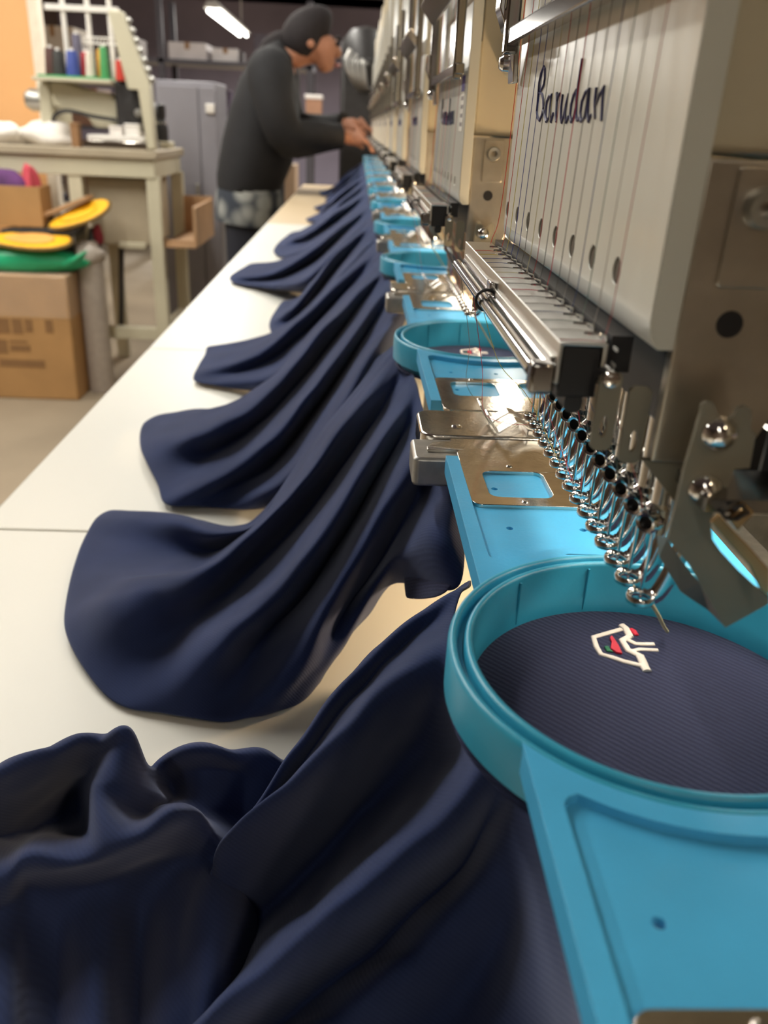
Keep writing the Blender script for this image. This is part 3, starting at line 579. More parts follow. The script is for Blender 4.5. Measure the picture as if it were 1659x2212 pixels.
NET_S1 = [
 [(0.0442,0.2791,0.945),(0.0399,0.2581,0.932),(0.0217,0.3225,0.895),(0.01,0.3255,0.875),(-0.0024,0.3209,0.86),(-0.0102,0.3068,0.852)],
 [(0.0411,0.2864,0.955),(0.0313,0.2683,0.948),(0.0188,0.3002,0.918),(0.0073,0.3072,0.89),(-0.0041,0.3021,0.868),(-0.0176,0.2924,0.852)],
 [(0.0393,0.307,0.958),(0.0277,0.3207,0.933),(0.0114,0.3295,0.896),(-0.0026,0.3104,0.883),(-0.0099,0.2945,0.872),(-0.0271,0.2858,0.852)],
 [(0.0362,0.3398,0.962),(0.0201,0.3055,0.952),(0.0042,0.2906,0.928),(-0.0081,0.2842,0.906),(-0.0192,0.2861,0.88),(-0.0382,0.28,0.853)],
 [(0.035,0.3796,0.962),(0.0156,0.3811,0.925),(-0.0062,0.3664,0.888),(-0.0234,0.3489,0.866),(-0.0383,0.3186,0.862),(-0.0512,0.2773,0.853)],
 [(0.0343,0.4193,0.962),(0.0093,0.3301,0.952),(-0.0108,0.2979,0.93),(-0.0276,0.2975,0.904),(-0.0499,0.2892,0.884),(-0.0732,0.2821,0.853)],
 [(0.0324,0.4493,0.96),(0.0041,0.4126,0.925),(-0.0263,0.3914,0.888),(-0.0533,0.3706,0.863),(-0.0744,0.3225,0.866),(-0.0985,0.2907,0.853)],
 [(0.0294,0.4659,0.96),(-0.001,0.3863,0.942),(-0.0313,0.3655,0.908),(-0.0619,0.3543,0.88),(-0.0884,0.316,0.882),(-0.1272,0.3279,0.856)],
 [(0.0274,0.4795,0.96),(-0.0044,0.3791,0.948),(-0.0326,0.356,0.916),(-0.0668,0.3585,0.884),(-0.0931,0.3368,0.884),(-0.1409,0.3645,0.856)],
 [(0.0267,0.4962,0.96),(-0.0084,0.4314,0.935),(-0.0411,0.4079,0.892),(-0.0677,0.4212,0.859),(-0.0932,0.4065,0.863),(-0.1531,0.4367,0.856)],
 [(0.0269,0.5141,0.958),(-0.0118,0.4864,0.92),(-0.0443,0.4147,0.886),(-0.0613,0.3908,0.884),(-0.0949,0.4187,0.876),(-0.1525,0.4777,0.854)],
 [(0.0276,0.5275,0.956),(-0.0147,0.5807,0.89),(-0.0503,0.4851,0.858),(-0.0683,0.4637,0.853),(-0.0954,0.4727,0.852),(-0.1322,0.482,0.851)],
]
NET_S2 = [
 [(0.0406,0.626,0.95),(0.0142,0.5757,0.91),(-0.0105,0.531,0.88),(-0.0306,0.5004,0.86),(-0.0482,0.4933,0.852)],
 [(0.0366,0.627,0.96),(0.006,0.485,0.948),(-0.0144,0.4489,0.922),(-0.0358,0.4519,0.89),(-0.0651,0.4843,0.854)],
 [(0.0345,0.6841,0.96),(0.0004,0.6425,0.916),(-0.0292,0.5866,0.884),(-0.0521,0.5372,0.866),(-0.0893,0.4883,0.854)],
 [(0.0328,0.7395,0.96),(-0.0032,0.5747,0.943),(-0.0308,0.5025,0.918),(-0.0625,0.4937,0.886),(-0.1157,0.4879,0.854)],
 [(0.0299,0.7765,0.96),(-0.0123,0.7208,0.916),(-0.0491,0.6239,0.886),(-0.0854,0.5711,0.866),(-0.1286,0.518,0.856)],
 [(0.0277,0.8031,0.96),(-0.0186,0.655,0.938),(-0.0534,0.5928,0.906),(-0.0894,0.5374,0.89),(-0.1559,0.5867,0.856)],
 [(0.0267,0.8318,0.96),(-0.0257,0.7566,0.92),(-0.0686,0.677,0.885),(-0.1107,0.6256,0.872),(-0.167,0.654,0.854)],
 [(0.0264,0.8564,0.96),(-0.0327,0.8505,0.9),(-0.0807,0.7324,0.858),(-0.1036,0.6745,0.862),(-0.1412,0.6861,0.852)],
]
NET_S3 = [
 [(0.0393,0.843,0.95),(-0.0006,0.8088,0.91),(-0.0332,0.745,0.88),(-0.0578,0.7351,0.858),(-0.0739,0.7488,0.852)],
 [(0.0345,0.8492,0.96),(-0.0048,0.7219,0.94),(-0.0348,0.6918,0.91),(-0.0638,0.7098,0.88),(-0.1107,0.7525,0.854)],
 [(0.0318,0.9151,0.96),(-0.0111,0.8947,0.916),(-0.0514,0.8346,0.884),(-0.0844,0.7904,0.866),(-0.1468,0.7681,0.854)],
 [(0.0297,0.9917,0.96),(-0.0158,0.8661,0.935),(-0.0539,0.8017,0.905),(-0.0874,0.7795,0.88),(-0.1534,0.8009,0.856)],
 [(0.0278,1.048,0.96),(-0.0249,1.047,0.91),(-0.0631,0.9401,0.88),(-0.1062,0.8631,0.868),(-0.1555,0.8666,0.853)],
 [(0.0264,1.091,0.96),(-0.0299,1.127,0.9),(-0.0713,1.062,0.86),(-0.1053,0.9422,0.858),(-0.161,0.9145,0.852)],
]
NET_S4 = [
 [(0.0363,1.099,0.95),(-0.0022,1.053,0.91),(-0.0277,0.9721,0.88),(-0.042,0.9366,0.858),(-0.0577,0.9371,0.852)],
 [(0.0308,1.083,0.96),(-0.0095,0.9099,0.94),(-0.0346,0.8708,0.91),(-0.0551,0.8943,0.88),(-0.0847,0.9468,0.854)],
 [(0.028,1.172,0.96),(-0.018,1.122,0.916),(-0.0481,1.062,0.884),(-0.0676,1.006,0.866),(-0.0993,0.9997,0.855)],
 [(0.0269,1.25,0.96),(-0.023,1.066,0.935),(-0.0511,1.005,0.905),(-0.072,0.9903,0.88),(-0.1034,1.061,0.856)],
 [(0.0263,1.34,0.96),(-0.0328,1.348,0.9),(-0.0663,1.304,0.86),(-0.0785,1.169,0.86),(-0.0995,1.191,0.852)],
]
NET_S5 = [
 [(0.0342,1.357,0.95),(-0.0109,1.305,0.91),(-0.0426,1.229,0.88),(-0.0562,1.239,0.858),(-0.0845,1.259,0.852)],
 [(0.0285,1.341,0.96),(-0.0154,1.117,0.94),(-0.0499,1.095,0.91),(-0.0843,1.161,0.88),(-0.1409,1.273,0.854)],
 [(0.0263,1.435,0.96),(-0.0269,1.391,0.916),(-0.0678,1.328,0.884),(-0.1152,1.298,0.866),(-0.1832,1.306,0.855)],
 [(0.0253,1.524,0.96),(-0.0317,1.283,0.935),(-0.0719,1.273,0.905),(-0.1197,1.272,0.88),(-0.1965,1.362,0.856)],
 [(0.0238,1.603,0.96),(-0.0458,1.665,0.9),(-0.0958,1.696,0.86),(-0.1345,1.518,0.86),(-0.1844,1.526,0.852)],
]
NET_S6 = [
 [(0.0344,1.655,0.95),(-0.0141,1.584,0.91),(-0.0534,1.522,0.88),(-0.0878,1.557,0.858),(-0.1146,1.58,0.852)],
 [(0.0293,1.627,0.96),(-0.0196,1.366,0.94),(-0.0556,1.372,0.91),(-0.0915,1.481,0.88),(-0.1432,1.617,0.854)],
 [(0.0261,1.716,0.96),(-0.0292,1.707,0.916),(-0.0773,1.683,0.884),(-0.1127,1.678,0.866),(-0.1578,1.682,0.855)],
 [(0.0244,1.802,0.96),(-0.0362,1.606,0.935),(-0.0781,1.606,0.905),(-0.1135,1.69,0.88),(-0.1559,1.818,0.856)],
 [(0.0225,1.898,0.96),(-0.0504,2.083,0.9),(-0.1001,2.172,0.86),(-0.1237,2,0.86),(-0.1488,1.981,0.852)],
]

# ================================================================== shirts
def loft(netw, su=6, sv=6, seed=0, amp=0.0012):
    rows = [catmull(r, sv) for r in netw]
    cols = len(rows[0]); grid = []
    for j in range(cols): grid.append(catmull([rows[i][j] for i in range(len(rows))], su))
    nu = len(grid[0]); rnd = random.Random(seed); sd = Vector((seed*3.7, seed*1.3, 0))
    ph = [(rnd.uniform(0, 6.28), rnd.uniform(0, 6.28), rnd.uniform(40, 160), rnd.uniform(40, 160)) for _ in range(7)]
    vs = []; fs = []
    for j in range(cols):
        for i in range(nu):
            x, y, z = grid[j][i]
            q_ = Vector((x*0.8+y*0.6, (y*0.8-x*0.6)*0.45, z*0.8)); d = (noise.noise(q_*26+sd) + 0.6*abs(noise.noise(q_*55+sd))*2 - 0.4 + 0.25*noise.noise(q_*120+sd))
            e = min(1.0, max(0.0, (z-TZ)/0.02))
            z = max(z + amp*d*(0.35+0.65*e), TZ+0.0022)
            vs.append((x, y, z))
    for j in range(cols-1):
        for i in range(nu-1):
            a = j*nu+i; fs.append((a, a+1, a+nu+1, a+nu))
    m = MB(); m.add(vs, fs); return m
def finish_cloth(o, th=0.0011, lvl=1):
    s = o.modifiers.new('solid', 'SOLIDIFY'); s.thickness = th; s.offset = 0
    u = o.modifiers.new('sub', 'SUBSURF'); u.levels = lvl; u.render_levels = lvl
    for p in o.data.polygons: p.use_smooth = True

LOGO_W = mat('white_thread', srgb(240, 226, 214), 0.6, var=0.04, bump=0.4, bscale=2500)
LOGO_R = mat('red_thread', srgb(206, 16, 52), 0.5, var=0.1, bump=0.4, bscale=2500)
LOGO_G = mat('green_thread', srgb(24, 110, 70), 0.5, var=0.1, bump=0.4, bscale=2500)
W_STROKES = [([(0.0741,0.1857),(0.072,0.1847),(0.0697,0.1836),(0.0655,0.1816),(0.0651,0.1772),(0.0654,0.1738),(0.0678,0.1726),(0.0704,0.1709),(0.0743,0.1692)], .00058),
             ([(0.0753,0.1735),(0.0752,0.1707),(0.075,0.1685),(0.0751,0.1669)], .00085), ([(0.0747,0.1877),(0.0754,0.186),(0.0754,0.1836),(0.0753,0.1819)], .0008),
             ([(0.0753,0.1822),(0.0728,0.1804),(0.0729,0.1779),(0.073,0.1759),(0.0756,0.1731)], .0007), ([(0.074,0.181),(0.0759,0.1789),(0.078,0.1788),(0.0808,0.1789)], .00055),
             ([(0.0738,0.1755),(0.0761,0.1764),(0.0785,0.1763),(0.0809,0.1762)], .0005)]
RED_POLY = [(0.0705,0.1822),(0.0707,0.1806),(0.071,0.1774),(0.0709,0.174),(0.0695,0.1744),(0.0685,0.1762),(0.0696,0.1792),(0.0696,0.181)]
GRN_POLY = [(0.0671,0.1772),(0.0683,0.1773),(0.0683,0.1759),(0.0689,0.1748),(0.0672,0.175)]
RED_STK = [(0.0766,0.1858),(0.0771,0.1846),(0.0774,0.1827)]
FZ = 0.9612
def hooped(root, k, logo=True):
    dy = k*P; cy = Y0 + dy
    prof = [(0.0, FZ), (0.010, FZ), (0.020, FZ), (0.030, FZ+0.0001), (0.0425, FZ), (0.0445, FZ-0.0012), (0.0470, FZ-0.0016)]
    d = part(root, 'hooped_panel', MB().lathe(prof, (XC, cy, 0), 'z', 64), NAVY_RIB, smooth=True)
    if logo:
        t = MB()
        for s, r in W_STROKES: t.tube([(x, y+dy, FZ+r*0.2) for x, y in s], r*1.35, 8, flat=0.5)
        sub(root, d, 'logo_outline', t, LOGO_W, smooth=True, angle=80)
        rd = MB().prism([(x, y+dy) for x, y in RED_POLY], FZ, FZ+0.0006, 'z').tube([(x, y+dy, FZ+0.0003) for x, y in RED_STK], [0.0006, 0.0009, 0.0006], 8, flat=0.5)
        sub(root, d, 'logo_red', rd, LOGO_R, bevel=0.0002)
        sub(root, d, 'logo_green', MB().prism([(x, y+dy) for x, y in GRN_POLY], FZ, FZ+0.0005, 'z'), LOGO_G, bevel=0.0002)

NETS = {0: NET_S0, 1: NET_S1, 2: NET_S2, 3: NET_S3, 4: NET_S4, 5: NET_S5, 6: NET_S6}
SHIRT_LABEL = {0: 'crumpled navy polo shirt in the foreground, hanging from the nearest hoop', 1: 'navy polo shirt with its sleeve spread on the table below the second hoop'}
for k in range(NH):
    r_ = empty('polo_shirt', (XC, Y0+k*P, TZ))
    tag(r_, SHIRT_LABEL.get(k, f'navy polo shirt draped from the {ORD[k]} hoop in the row onto the table'), 'shirt', 'navy polo shirts in the hoops')
    hooped(r_, k, k <= 4)
    if k in NETS: netw = NETS[k]
    else:
        base = NETS[5 if k % 2 else 6]; kb = 5 if k % 2 else 6; rnd = random.Random(50+k)
        sx = rnd.uniform(0.55, 0.95)
        netw = []
        for r in base:
            f_ = rnd.uniform(0.9, 1.1)
            netw.append([(0.03+(x-0.03)*(1+(sx*f_-1)*t/4), y+(k-kb)*P, z) for t, (x, y, z) in enumerate(r)])
    m_ = loft(netw, 6 if k < 3 else 4, 6 if k < 3 else 4, 10+k, 0.0030 if k < 3 else 0.0035)
    d = part(r_, 'drape', m_, NAVY); finish_cloth(d)
    if k == 0:
        c = part(r_, 'collar', loft(NET_C0, 6, 6, 99, 0.0035), NAVY); finish_cloth(c)
    if k == 1:   # stitched hem of the shirt front beside the arm
        hm = loft([[(0.0442, 0.283, 0.945), (0.040, 0.262, 0.934), (0.0345, 0.262, 0.925), (0.0250, 0.292, 0.906)],
                   [(0.0450, 0.300, 0.950), (0.0400, 0.285, 0.940), (0.0330, 0.288, 0.928), (0.0240, 0.312, 0.908)],
                   [(0.0430, 0.325, 0.945), (0.0370, 0.315, 0.930), (0.0290, 0.320, 0.912), (0.0210, 0.335, 0.890)]], 5, 5, 4, 0.0006)
        h_ = part(r_, 'hem', hm, NAVY_RIB); finish_cloth(h_)

# ================================================================== person
SKIN = mat('skin', srgb(172, 118, 90), 0.6, var=0.05, scale=20)
HAIR = mat('dark_hair', srgb(34, 28, 30), 0.85, var=0.3, scale=60, stretch=(1, 1, 8))
JACKET = mat('black_jacket', srgb(25, 25, 28), 0.85, var=0.15, scale=30)
def floral():
    m = bpy.data.materials.new('patterned_cloth'); m.use_nodes = True; nt = m.node_tree; b = nt.nodes['Principled BSDF']
    tc = nt.nodes.new('ShaderNodeTexCoord'); v = nt.nodes.new('ShaderNodeTexVoronoi'); v.inputs['Scale'].default_value = 13
    rp = nt.nodes.new('ShaderNodeValToRGB'); e = rp.color_ramp.elements
    e[0].position = 0.30; e[0].color = (*srgb(150, 152, 148), 1); e[1].position = 0.62; e[1].color = (*srgb(48, 54, 64), 1)
    nt.links.new(tc.outputs['Object'], v.inputs['Vector']); nt.links.new(v.outputs['Distance'], rp.inputs['Fac']); nt.links.new(rp.outputs[0], b.inputs['Base Color'])
    b.inputs['Roughness'].default_value = 0.9; return m
FLORAL = floral()
DARKTROUSER = mat('dark_trousers', srgb(30, 32, 42), 0.9)

def skin_mesh(root, name, nodes, edges, m, lvl=2, rootv=0):
    me = bpy.data.meshes.new(name); l = root.location
    me.from_pydata([(x-l.x, y-l.y, z-l.z) for x, y, z, *_ in nodes], edges, [])
    o = bpy.data.objects.new(name, me); COL.objects.link(o); o.parent = root
    o.modifiers.new('skin', 'SKIN')
    if not me.skin_vertices:
        me.attributes  # keep reference
        bpy.context.view_layer.objects.active = o
        bpy.ops.mesh.customdata_skin_add()
    sv = me.skin_vertices[0].data
    for i, n in enumerate(nodes):
        rx = n[3]; ry = n[4] if len(n) > 4 else n[3]
        sv[i].radius = (rx, ry); sv[i].use_root = (i == rootv)
    o.modifiers['skin'].use_smooth_shade = True; o.modifiers['skin'].branch_smoothing = 0.4
    s = o.modifiers.new('sub', 'SUBSURF'); s.levels = lvl; s.render_levels = lvl
    me.materials.append(m)
    return o
PY = 3.33
per = empty('person', (-0.43, PY, 0))
tag(per, 'person in a black jacket with tied dark hair leaning over the far heads', 'person')
nodes = [(-0.395, PY, 0.92, .11, .09)]                                       # pelvis 0
def nd(*a): nodes.append(a); return len(nodes)-1
edges = []
def ch(start, lst):
    p = start
    for a in lst: q = nd(*a); edges.append((p, q)); p = q
    return p
sp = ch(0, [(-0.365, PY, 1.04, .10, .08), (-0.335, PY, 1.16, .10, .085), (-0.300, PY, 1.235, .09, .07)])
nk = ch(sp, [(-0.255, PY, 1.280, .052, .052), (-0.220, PY, 1.305, .050, .050)])
hd = ch(nk, [(-0.180, PY, 1.325, .072, .078), (-0.150, PY, 1.345, .088, .080), (-0.125, PY, 1.390, .060, .060)])
hc = hd-1
ch(hc, [(-0.122, PY, 1.285, .050, .046), (-0.118, PY, 1.245, .034, .030)])   # jaw and chin
ch(hc, [(-0.090, PY, 1.320, .030, .030), (-0.066, PY, 1.300, .012, .012)])   # nose
wr = {}
for s in (-1, 1):
    y = PY + s*0.155
    e_ = ch(sp, [(-0.300, y, 1.225, .058), (-0.270, y+s*0.02, 1.11, .048), (-0.225, y+s*0.01, 1.035 if s < 0 else 1.06, .043)])
    wx, wy, wz = (-0.055, PY-0.09, 1.045) if s < 0 else (-0.045, PY+0.02, 1.085)
    w_ = ch(e_, [(-0.13, (y+wy)/2, (wz+1.035)/2, .036), (wx, wy, wz, .024, .020)])
    pm = ch(w_, [(wx+0.035, wy, wz+0.002, .020, .034), (wx+0.062, wy, wz-0.002, .015, .036)])
    for f_, (oy, ln) in enumerate(((-0.030, .055), (-0.010, .066), (0.010, .064), (0.029, .050))):
        ch(pm, [(wx+0.075, wy+oy, wz-0.006, .0088), (wx+0.075+ln*0.45, wy+oy, wz-0.020, .0082), (wx+0.075+ln*0.62, wy+oy, wz-0.020-ln*0.45, .0070)])
    ch(pm-1, [(wx+0.040, wy-s*0.034, wz-0.012, .0105), (wx+0.062, wy-s*0.046, wz-0.024, .0092), (wx+0.080, wy-s*0.046, wz-0.036, .0078)])
for s in (-1, 1):
    y = PY + s*0.085
    ch(0, [(-0.395, y, 0.85, .080), (-0.405, y, 0.50, .058), (-0.44, y, 0.27, .050), (-0.45, y, 0.09, .034), (-0.41, y, 0.045, .036, .030), (-0.33, y, 0.030, .034, .022)])
skin_mesh(per, 'body', nodes, edges, SKIN)
def rings(lst, seg=20):      # (x, z, half depth, half width)
    return MB().tube([(x, PY, z) for x, z, hd_, hw_ in lst], [hw_ for _, _, hd_, hw_ in lst], seg, flat=[hd_/hw_ for _, _, hd_, hw_ in lst])
jm = rings([(-0.405, 0.845, .112, .172), (-0.402, 0.870, .118, .176), (-0.365, 0.98, .132, .186), (-0.335, 1.10, .126, .190), (-0.318, 1.19, .108, .190), (-0.300, 1.255, .080, .165), (-0.275, 1.295, .056, .085), (-0.255, 1.312, .050, .058)])
for s in (-1, 1):
    wx, wy, wz = (-0.055, PY-0.09, 1.045) if s < 0 else (-0.045, PY+0.02, 1.085)
    y = PY + s*0.165
    jm.tube([tuple(p) for p in catmull([(-0.300, PY+s*0.10, 1.245), (-0.300, y, 1.215), (-0.275, y+s*0.035, 1.11), (-0.235, y+s*0.02, 1.035 if s < 0 else 1.06), (-0.14, (y+wy)/2, (wz+1.035)/2), (wx-0.005, wy, wz)], 3)],
            [.075, .078, .082, .080, .074, .070, .068, .066, .066, .066, .064, .060, .056, .050, .045, .042], 14)
part(per, 'jacket', jm, JACKET, smooth=True, angle=80)
part(per, 'blouse_hem', rings([(-0.398, 0.90, .100, .160), (-0.398, 0.84, .122, .176), (-0.400, 0.76, .128, .182), (-0.402, 0.735, .126, .180)]), FLORAL, smooth=True, angle=80)
for s in (-1, 1):
    y = PY + s*0.085
    skin_mesh(per, 'trouser_leg', [(-0.40, y, 0.84, .090), (-0.405, y, 0.50, .078), (-0.44, y, 0.27, .066), (-0.45, y, 0.10, .058)], [(0, 1), (1, 2), (2, 3)], DARKTROUSER)
    skin_mesh(per, 'shoe', [(-0.46, y, 0.05, .045, .042), (-0.41, y, 0.045, .044, .036), (-0.31, y, 0.032, .042, .026)], [(0, 1), (1, 2)], BLACK)
hr = skin_mesh(per, 'hair', [(-0.232, PY, 1.292, .056, .058), (-0.214, PY, 1.335, .080, .084), (-0.182, PY, 1.374, .086, .088), (-0.138, PY, 1.400, .064, .070), (-0.098, PY, 1.388, .032, .055)], [(0, 1), (1, 2), (2, 3), (3, 4)], HAIR)
skin_mesh(per, 'ponytail', [(-0.245, PY, 1.34, .03), (-0.285, PY, 1.345, .035), (-0.325, PY, 1.315, .034), (-0.355, PY, 1.25, .02)], [(0, 1), (1, 2), (2, 3)], HAIR)
for s in (-1, 1):
    part(per, 'ear', MB().lathe([(0.0, -0.010), (0.009, -0.008), (0.013, 0.0), (0.009, 0.008), (0.0, 0.010)], (-0.168, PY+s*0.084, 1.328), 'y', 12), SKIN, smooth=True)
    part(per, 'eye', MB().lathe([(0.0, -0.007), (0.007, -0.004), (0.009, 0.0), (0.007, 0.004), (0.0, 0.007)], (-0.078, PY+s*0.034, 1.337), 'y', 10), HAIR, smooth=True)
    part(per, 'eyebrow', MB().tube([(-0.088, PY+s*0.055, 1.352), (-0.074, PY+s*0.036, 1.358), (-0.070, PY+s*0.018, 1.354)], 0.005, 6), HAIR, smooth=True)
part(per, 'mouth', MB().tube([(-0.082, PY-0.024, 1.272), (-0.070, PY, 1.274), (-0.082, PY+0.024, 1.272)], 0.006, 6), mat('lips', srgb(150, 84, 76), 0.5), smooth=True)

# ================================================================== left: small machine on a stand
STANDC = mat('stand_cream', srgb(196, 190, 166), 0.5, var=0.05, scale=8)
STANDW = mat('stand_board', srgb(168, 156, 134), 0.6, var=0.08, scale=8)
WOODB = mat('brown_board', srgb(176, 140, 104), 0.6, var=0.1, scale=10)
DARKIT = mat('dark_parts', srgb(44, 42, 42), 0.45, var=0.2)
WHITEP = mat('white_plastic', srgb(228, 224, 218), 0.4)
st = empty('machine_stand', (-1.15, 3.85, 0)); tag(st, 'cream metal machine stand with legs and side tray in the left background', 'table')
part(st, 'worktop', MB().box(-1.75, -0.785, 3.56, 4.12, 0.925, 0.957), STANDW, bevel=0.004)
part(st, 'apron', MB().box(-1.72, -0.80, 3.575, 4.10, 0.855, 0.925), STANDC, bevel=0.003)
for x in (-1.715, -1.146, -0.838):
    for y in (3.58, 4.05):
        part(st, 'leg', MB().box(x, x+0.052, y, y+0.05, 0.0, 0.86), STANDC, bevel=0.004)
part(st, 'stretcher', MB().box(-1.70, -0.80, 3.585, 3.625, 0.205, 0.255), STANDC, bevel=0.003)
part(st, 'stretcher', MB().box(-0.835, -0.79, 3.6, 4.09, 0.205, 0.255), STANDC, bevel=0.003)
tk_ = part(st, 'oil_tank', MB().box(-1.093, -0.842, 3.64, 4.0, 0.585, 0.850), STANDW, bevel=0.01)
sub(st, tk_, 'foot_panel', MB().box(-0.98, -0.87, 3.625, 3.645, 0.575, 0.600), STANDC, bevel=0.004)
sh = part(st, 'side_tray', MB().box(-0.79, -0.655, 3.60, 4.08, 0.590, 0.605), WOODB, bevel=0.002)
for y in (3.61, 4.06): sub(st, sh, 'tray_wall', MB().box(-0.79, -0.655, y, y+0.012, 0.605, 0.76 if y > 4 else 0.62), WOODB)
sub(st, sh, 'tray_back', MB().box(-0.668, -0.655, 3.62, 4.06, 0.605, 0.75), WOODB)
part(st, 'pedal_rod', MB().cyl((-1.02, 3.7, 0.23), (-1.00, 3.75, 0.60), 0.012, 8), DARKIT, smooth=True)

sm = empty('small_embroidery_machine', (-1.03, 3.8, 0.957)); tag(sm, 'cream single-head machine with slanted thread beam on the metal stand', 'machine')
part(sm, 'column', MB().box(-1.265, -1.215, 3.70, 3.95, 0.957, 1.185), STANDC, bevel=0.01)
part(sm, 'arm', MB().prism([(-1.215, 1.10), (-1.08, 1.065), (-1.06, 1.03), (-0.965, 1.03), (-0.945, 1.11), (-0.975, 1.155), (-1.06, 1.16), (-1.14, 1.185), (-1.215, 1.185)], 3.70, 3.80, 'y'), STANDC, bevel=0.012, bseg=3)
part(sm, 'shelf', MB().box(-1.255, -0.955, 3.62, 3.86, 1.187, 1.200), STANDC, bevel=0.002)
part(sm, 'green_mat', MB().box(-1.235, -0.965, 3.63, 3.85, 1.2005, 1.2085), mat('green_mat', srgb(70, 150, 96), 0.7))
part(sm, 'motor', MB().lathe([(0.0, -0.06), (0.048, -0.055), (0.055, 0.0), (0.055, 0.09), (0.0, 0.09)], (-0.875, 3.70, 1.105), 'y', 20), DARKIT, smooth=True)
part(sm, 'motor_bracket', MB().box(-0.955, -0.835, 3.66, 3.80, 1.02, 1.20), DARKIT, bevel=0.01)
part(sm, 'motor_hub', MB().lathe([(0.0, -0.012), (0.014, -0.010), (0.016, 0.0)], (-0.862, 3.635, 1.09), 'y', 14), GREYMETAL, smooth=True)
tb = part(sm, 'thread_beam', MB().prism([(-0.935, 1.43), (-0.885, 1.43), (-0.800, 1.20), (-0.795, 0.96), (-0.825, 0.96), (-0.845, 1.17), (-0.885, 1.17), (-0.90, 1.25)], 3.58, 3.64, 'y'), STANDC, bevel=0.006)
for i in range(7):
    sub(sm, tb, 'tension_disc', MB().lathe([(0.0, 0.0), (0.013, 0.003), (0.013, 0.010), (0.0, 0.018)], (-0.872+i*0.012, 3.61, 1.40-i*0.032), 'x', 12), GREYMETAL, smooth=True)
part(sm, 'handwheel', MB().lathe([(0.0, -0.04), (0.03, -0.04), (0.042, -0.02), (0.042, 0.03), (0.0, 0.03)], (-1.300, 3.78, 1.12), 'x', 20), GREYMETAL, smooth=True)
part(sm, 'base_plate', MB().box(-1.08, -0.82, 3.60, 3.80, 0.9575, 0.985), STEEL, bevel=0.003)
part(sm, 'bed_plate', MB().box(-1.06, -0.84, 3.60, 3.78, 0.9855, 1.005), WHITEP, bevel=0.003)
part(sm, 'cable', MB().tube([tuple(p) for p in catmull([(-1.22, 3.72, 1.0), (-1.20, 3.66, 1.06), (-1.14, 3.64, 1.085), (-1.05, 3.66, 1.07), (-0.96, 3.68, 1.06)], 5)], 0.008, 8), DARKIT, smooth=True)
tr_ = empty('thread_tree', (-1.06, 3.74, 1.2085)); tag(tr_, 'white wire thread tree standing over the coloured cones', 'rack')
for x in (-1.165, -1.07, -0.985):
    part(tr_, 'post', MB().cyl((x, 3.80, 1.2087), (x, 3.80, 1.52), 0.010, 8), WHITEP, smooth=True)
part(tr_, 'top_rail', MB().box(-1.23, -0.95, 3.785, 3.815, 1.44, 1.46), WHITEP)
wr_ = MB()
for i in range(9): wr_.tube([(-1.05+i*0.013, 3.70, 1.325), (-1.045+i*0.013, 3.70, 1.345)], 0.002, 5)
wr_.tube([(-1.06, 3.70, 1.345), (-0.93, 3.70, 1.345)], 0.003, 5).tube([(-1.06, 3.70, 1.325), (-0.93, 3.70, 1.325)], 0.003, 5).tube([(-1.07, 3.70, 1.335), (-1.07, 3.80, 1.335)], 0.003, 5)
part(tr_, 'guide_comb', wr_, WHITEP)
CONES = [(-1.205, 3.72, 0.095, 0.026, (78, 46, 40), 'dark brown'), (-1.165, 3.68, 0.085, 0.025, (52, 52, 50), 'charcoal'), (-1.105, 3.66, 0.085, 0.026, (58, 76, 150), 'blue'),
         (-1.065, 3.70, 0.085, 0.022, (166, 44, 52), 'red'), (-1.040, 3.66, 0.080, 0.018, (214, 206, 190), 'cream'), (-1.010, 3.72, 0.100, 0.022, (196, 150, 62), 'ochre'),
         (-0.985, 3.665, 0.105, 0.018, (70, 150, 90), 'green'), (-1.115, 3.77, 0.150, 0.022, (96, 92, 110), 'grey')]
for x, y, h, r, c, nm in CONES:
    cz = 1.2087; e_ = empty('thread_cone', (x, y, cz)); tag(e_, f'{nm} thread cone on the small machine\'s green shelf', 'thread cone', 'thread cones on the small machine')
    part(e_, 'spool', MB().lathe([(0.0, cz), (r, cz), (r*1.02, cz+0.006), (r*0.78, cz+h-0.006), (r*0.7, cz+h), (0.0, cz+h)], (x, y, 0), 'z', 16), mat('cone_'+nm.replace(' ', '_'), srgb(*c), 0.6), smooth=True)
    part(e_, 'core', MB().lathe([(0.0, cz+h), (0.008, cz+h), (0.007, cz+h+0.010), (0.0, cz+h+0.010)], (x, y, 0), 'z', 10), WHITEP, smooth=True)
e_ = empty('thread_cone', (-0.925, 3.66, 1.2085)); tag(e_, 'small bright red thread spool hanging beside the motor', 'thread cone', 'thread cones on the small machine')
part(e_, 'spool', MB().lathe([(0.0, 1.2005), (0.019, 1.2005), (0.020, 1.208), (0.016, 1.270), (0.0, 1.270)], (-0.925, 3.66, 0), 'z', 16), mat('cone_bright_red', srgb(196, 60, 48), 0.6), smooth=True)
part(e_, 'core', MB().lathe([(0.0, 1.27), (0.008, 1.27), (0.007, 1.279), (0.0, 1.279)], (-0.925, 3.66, 0), 'z', 10), WHITEP, smooth=True)

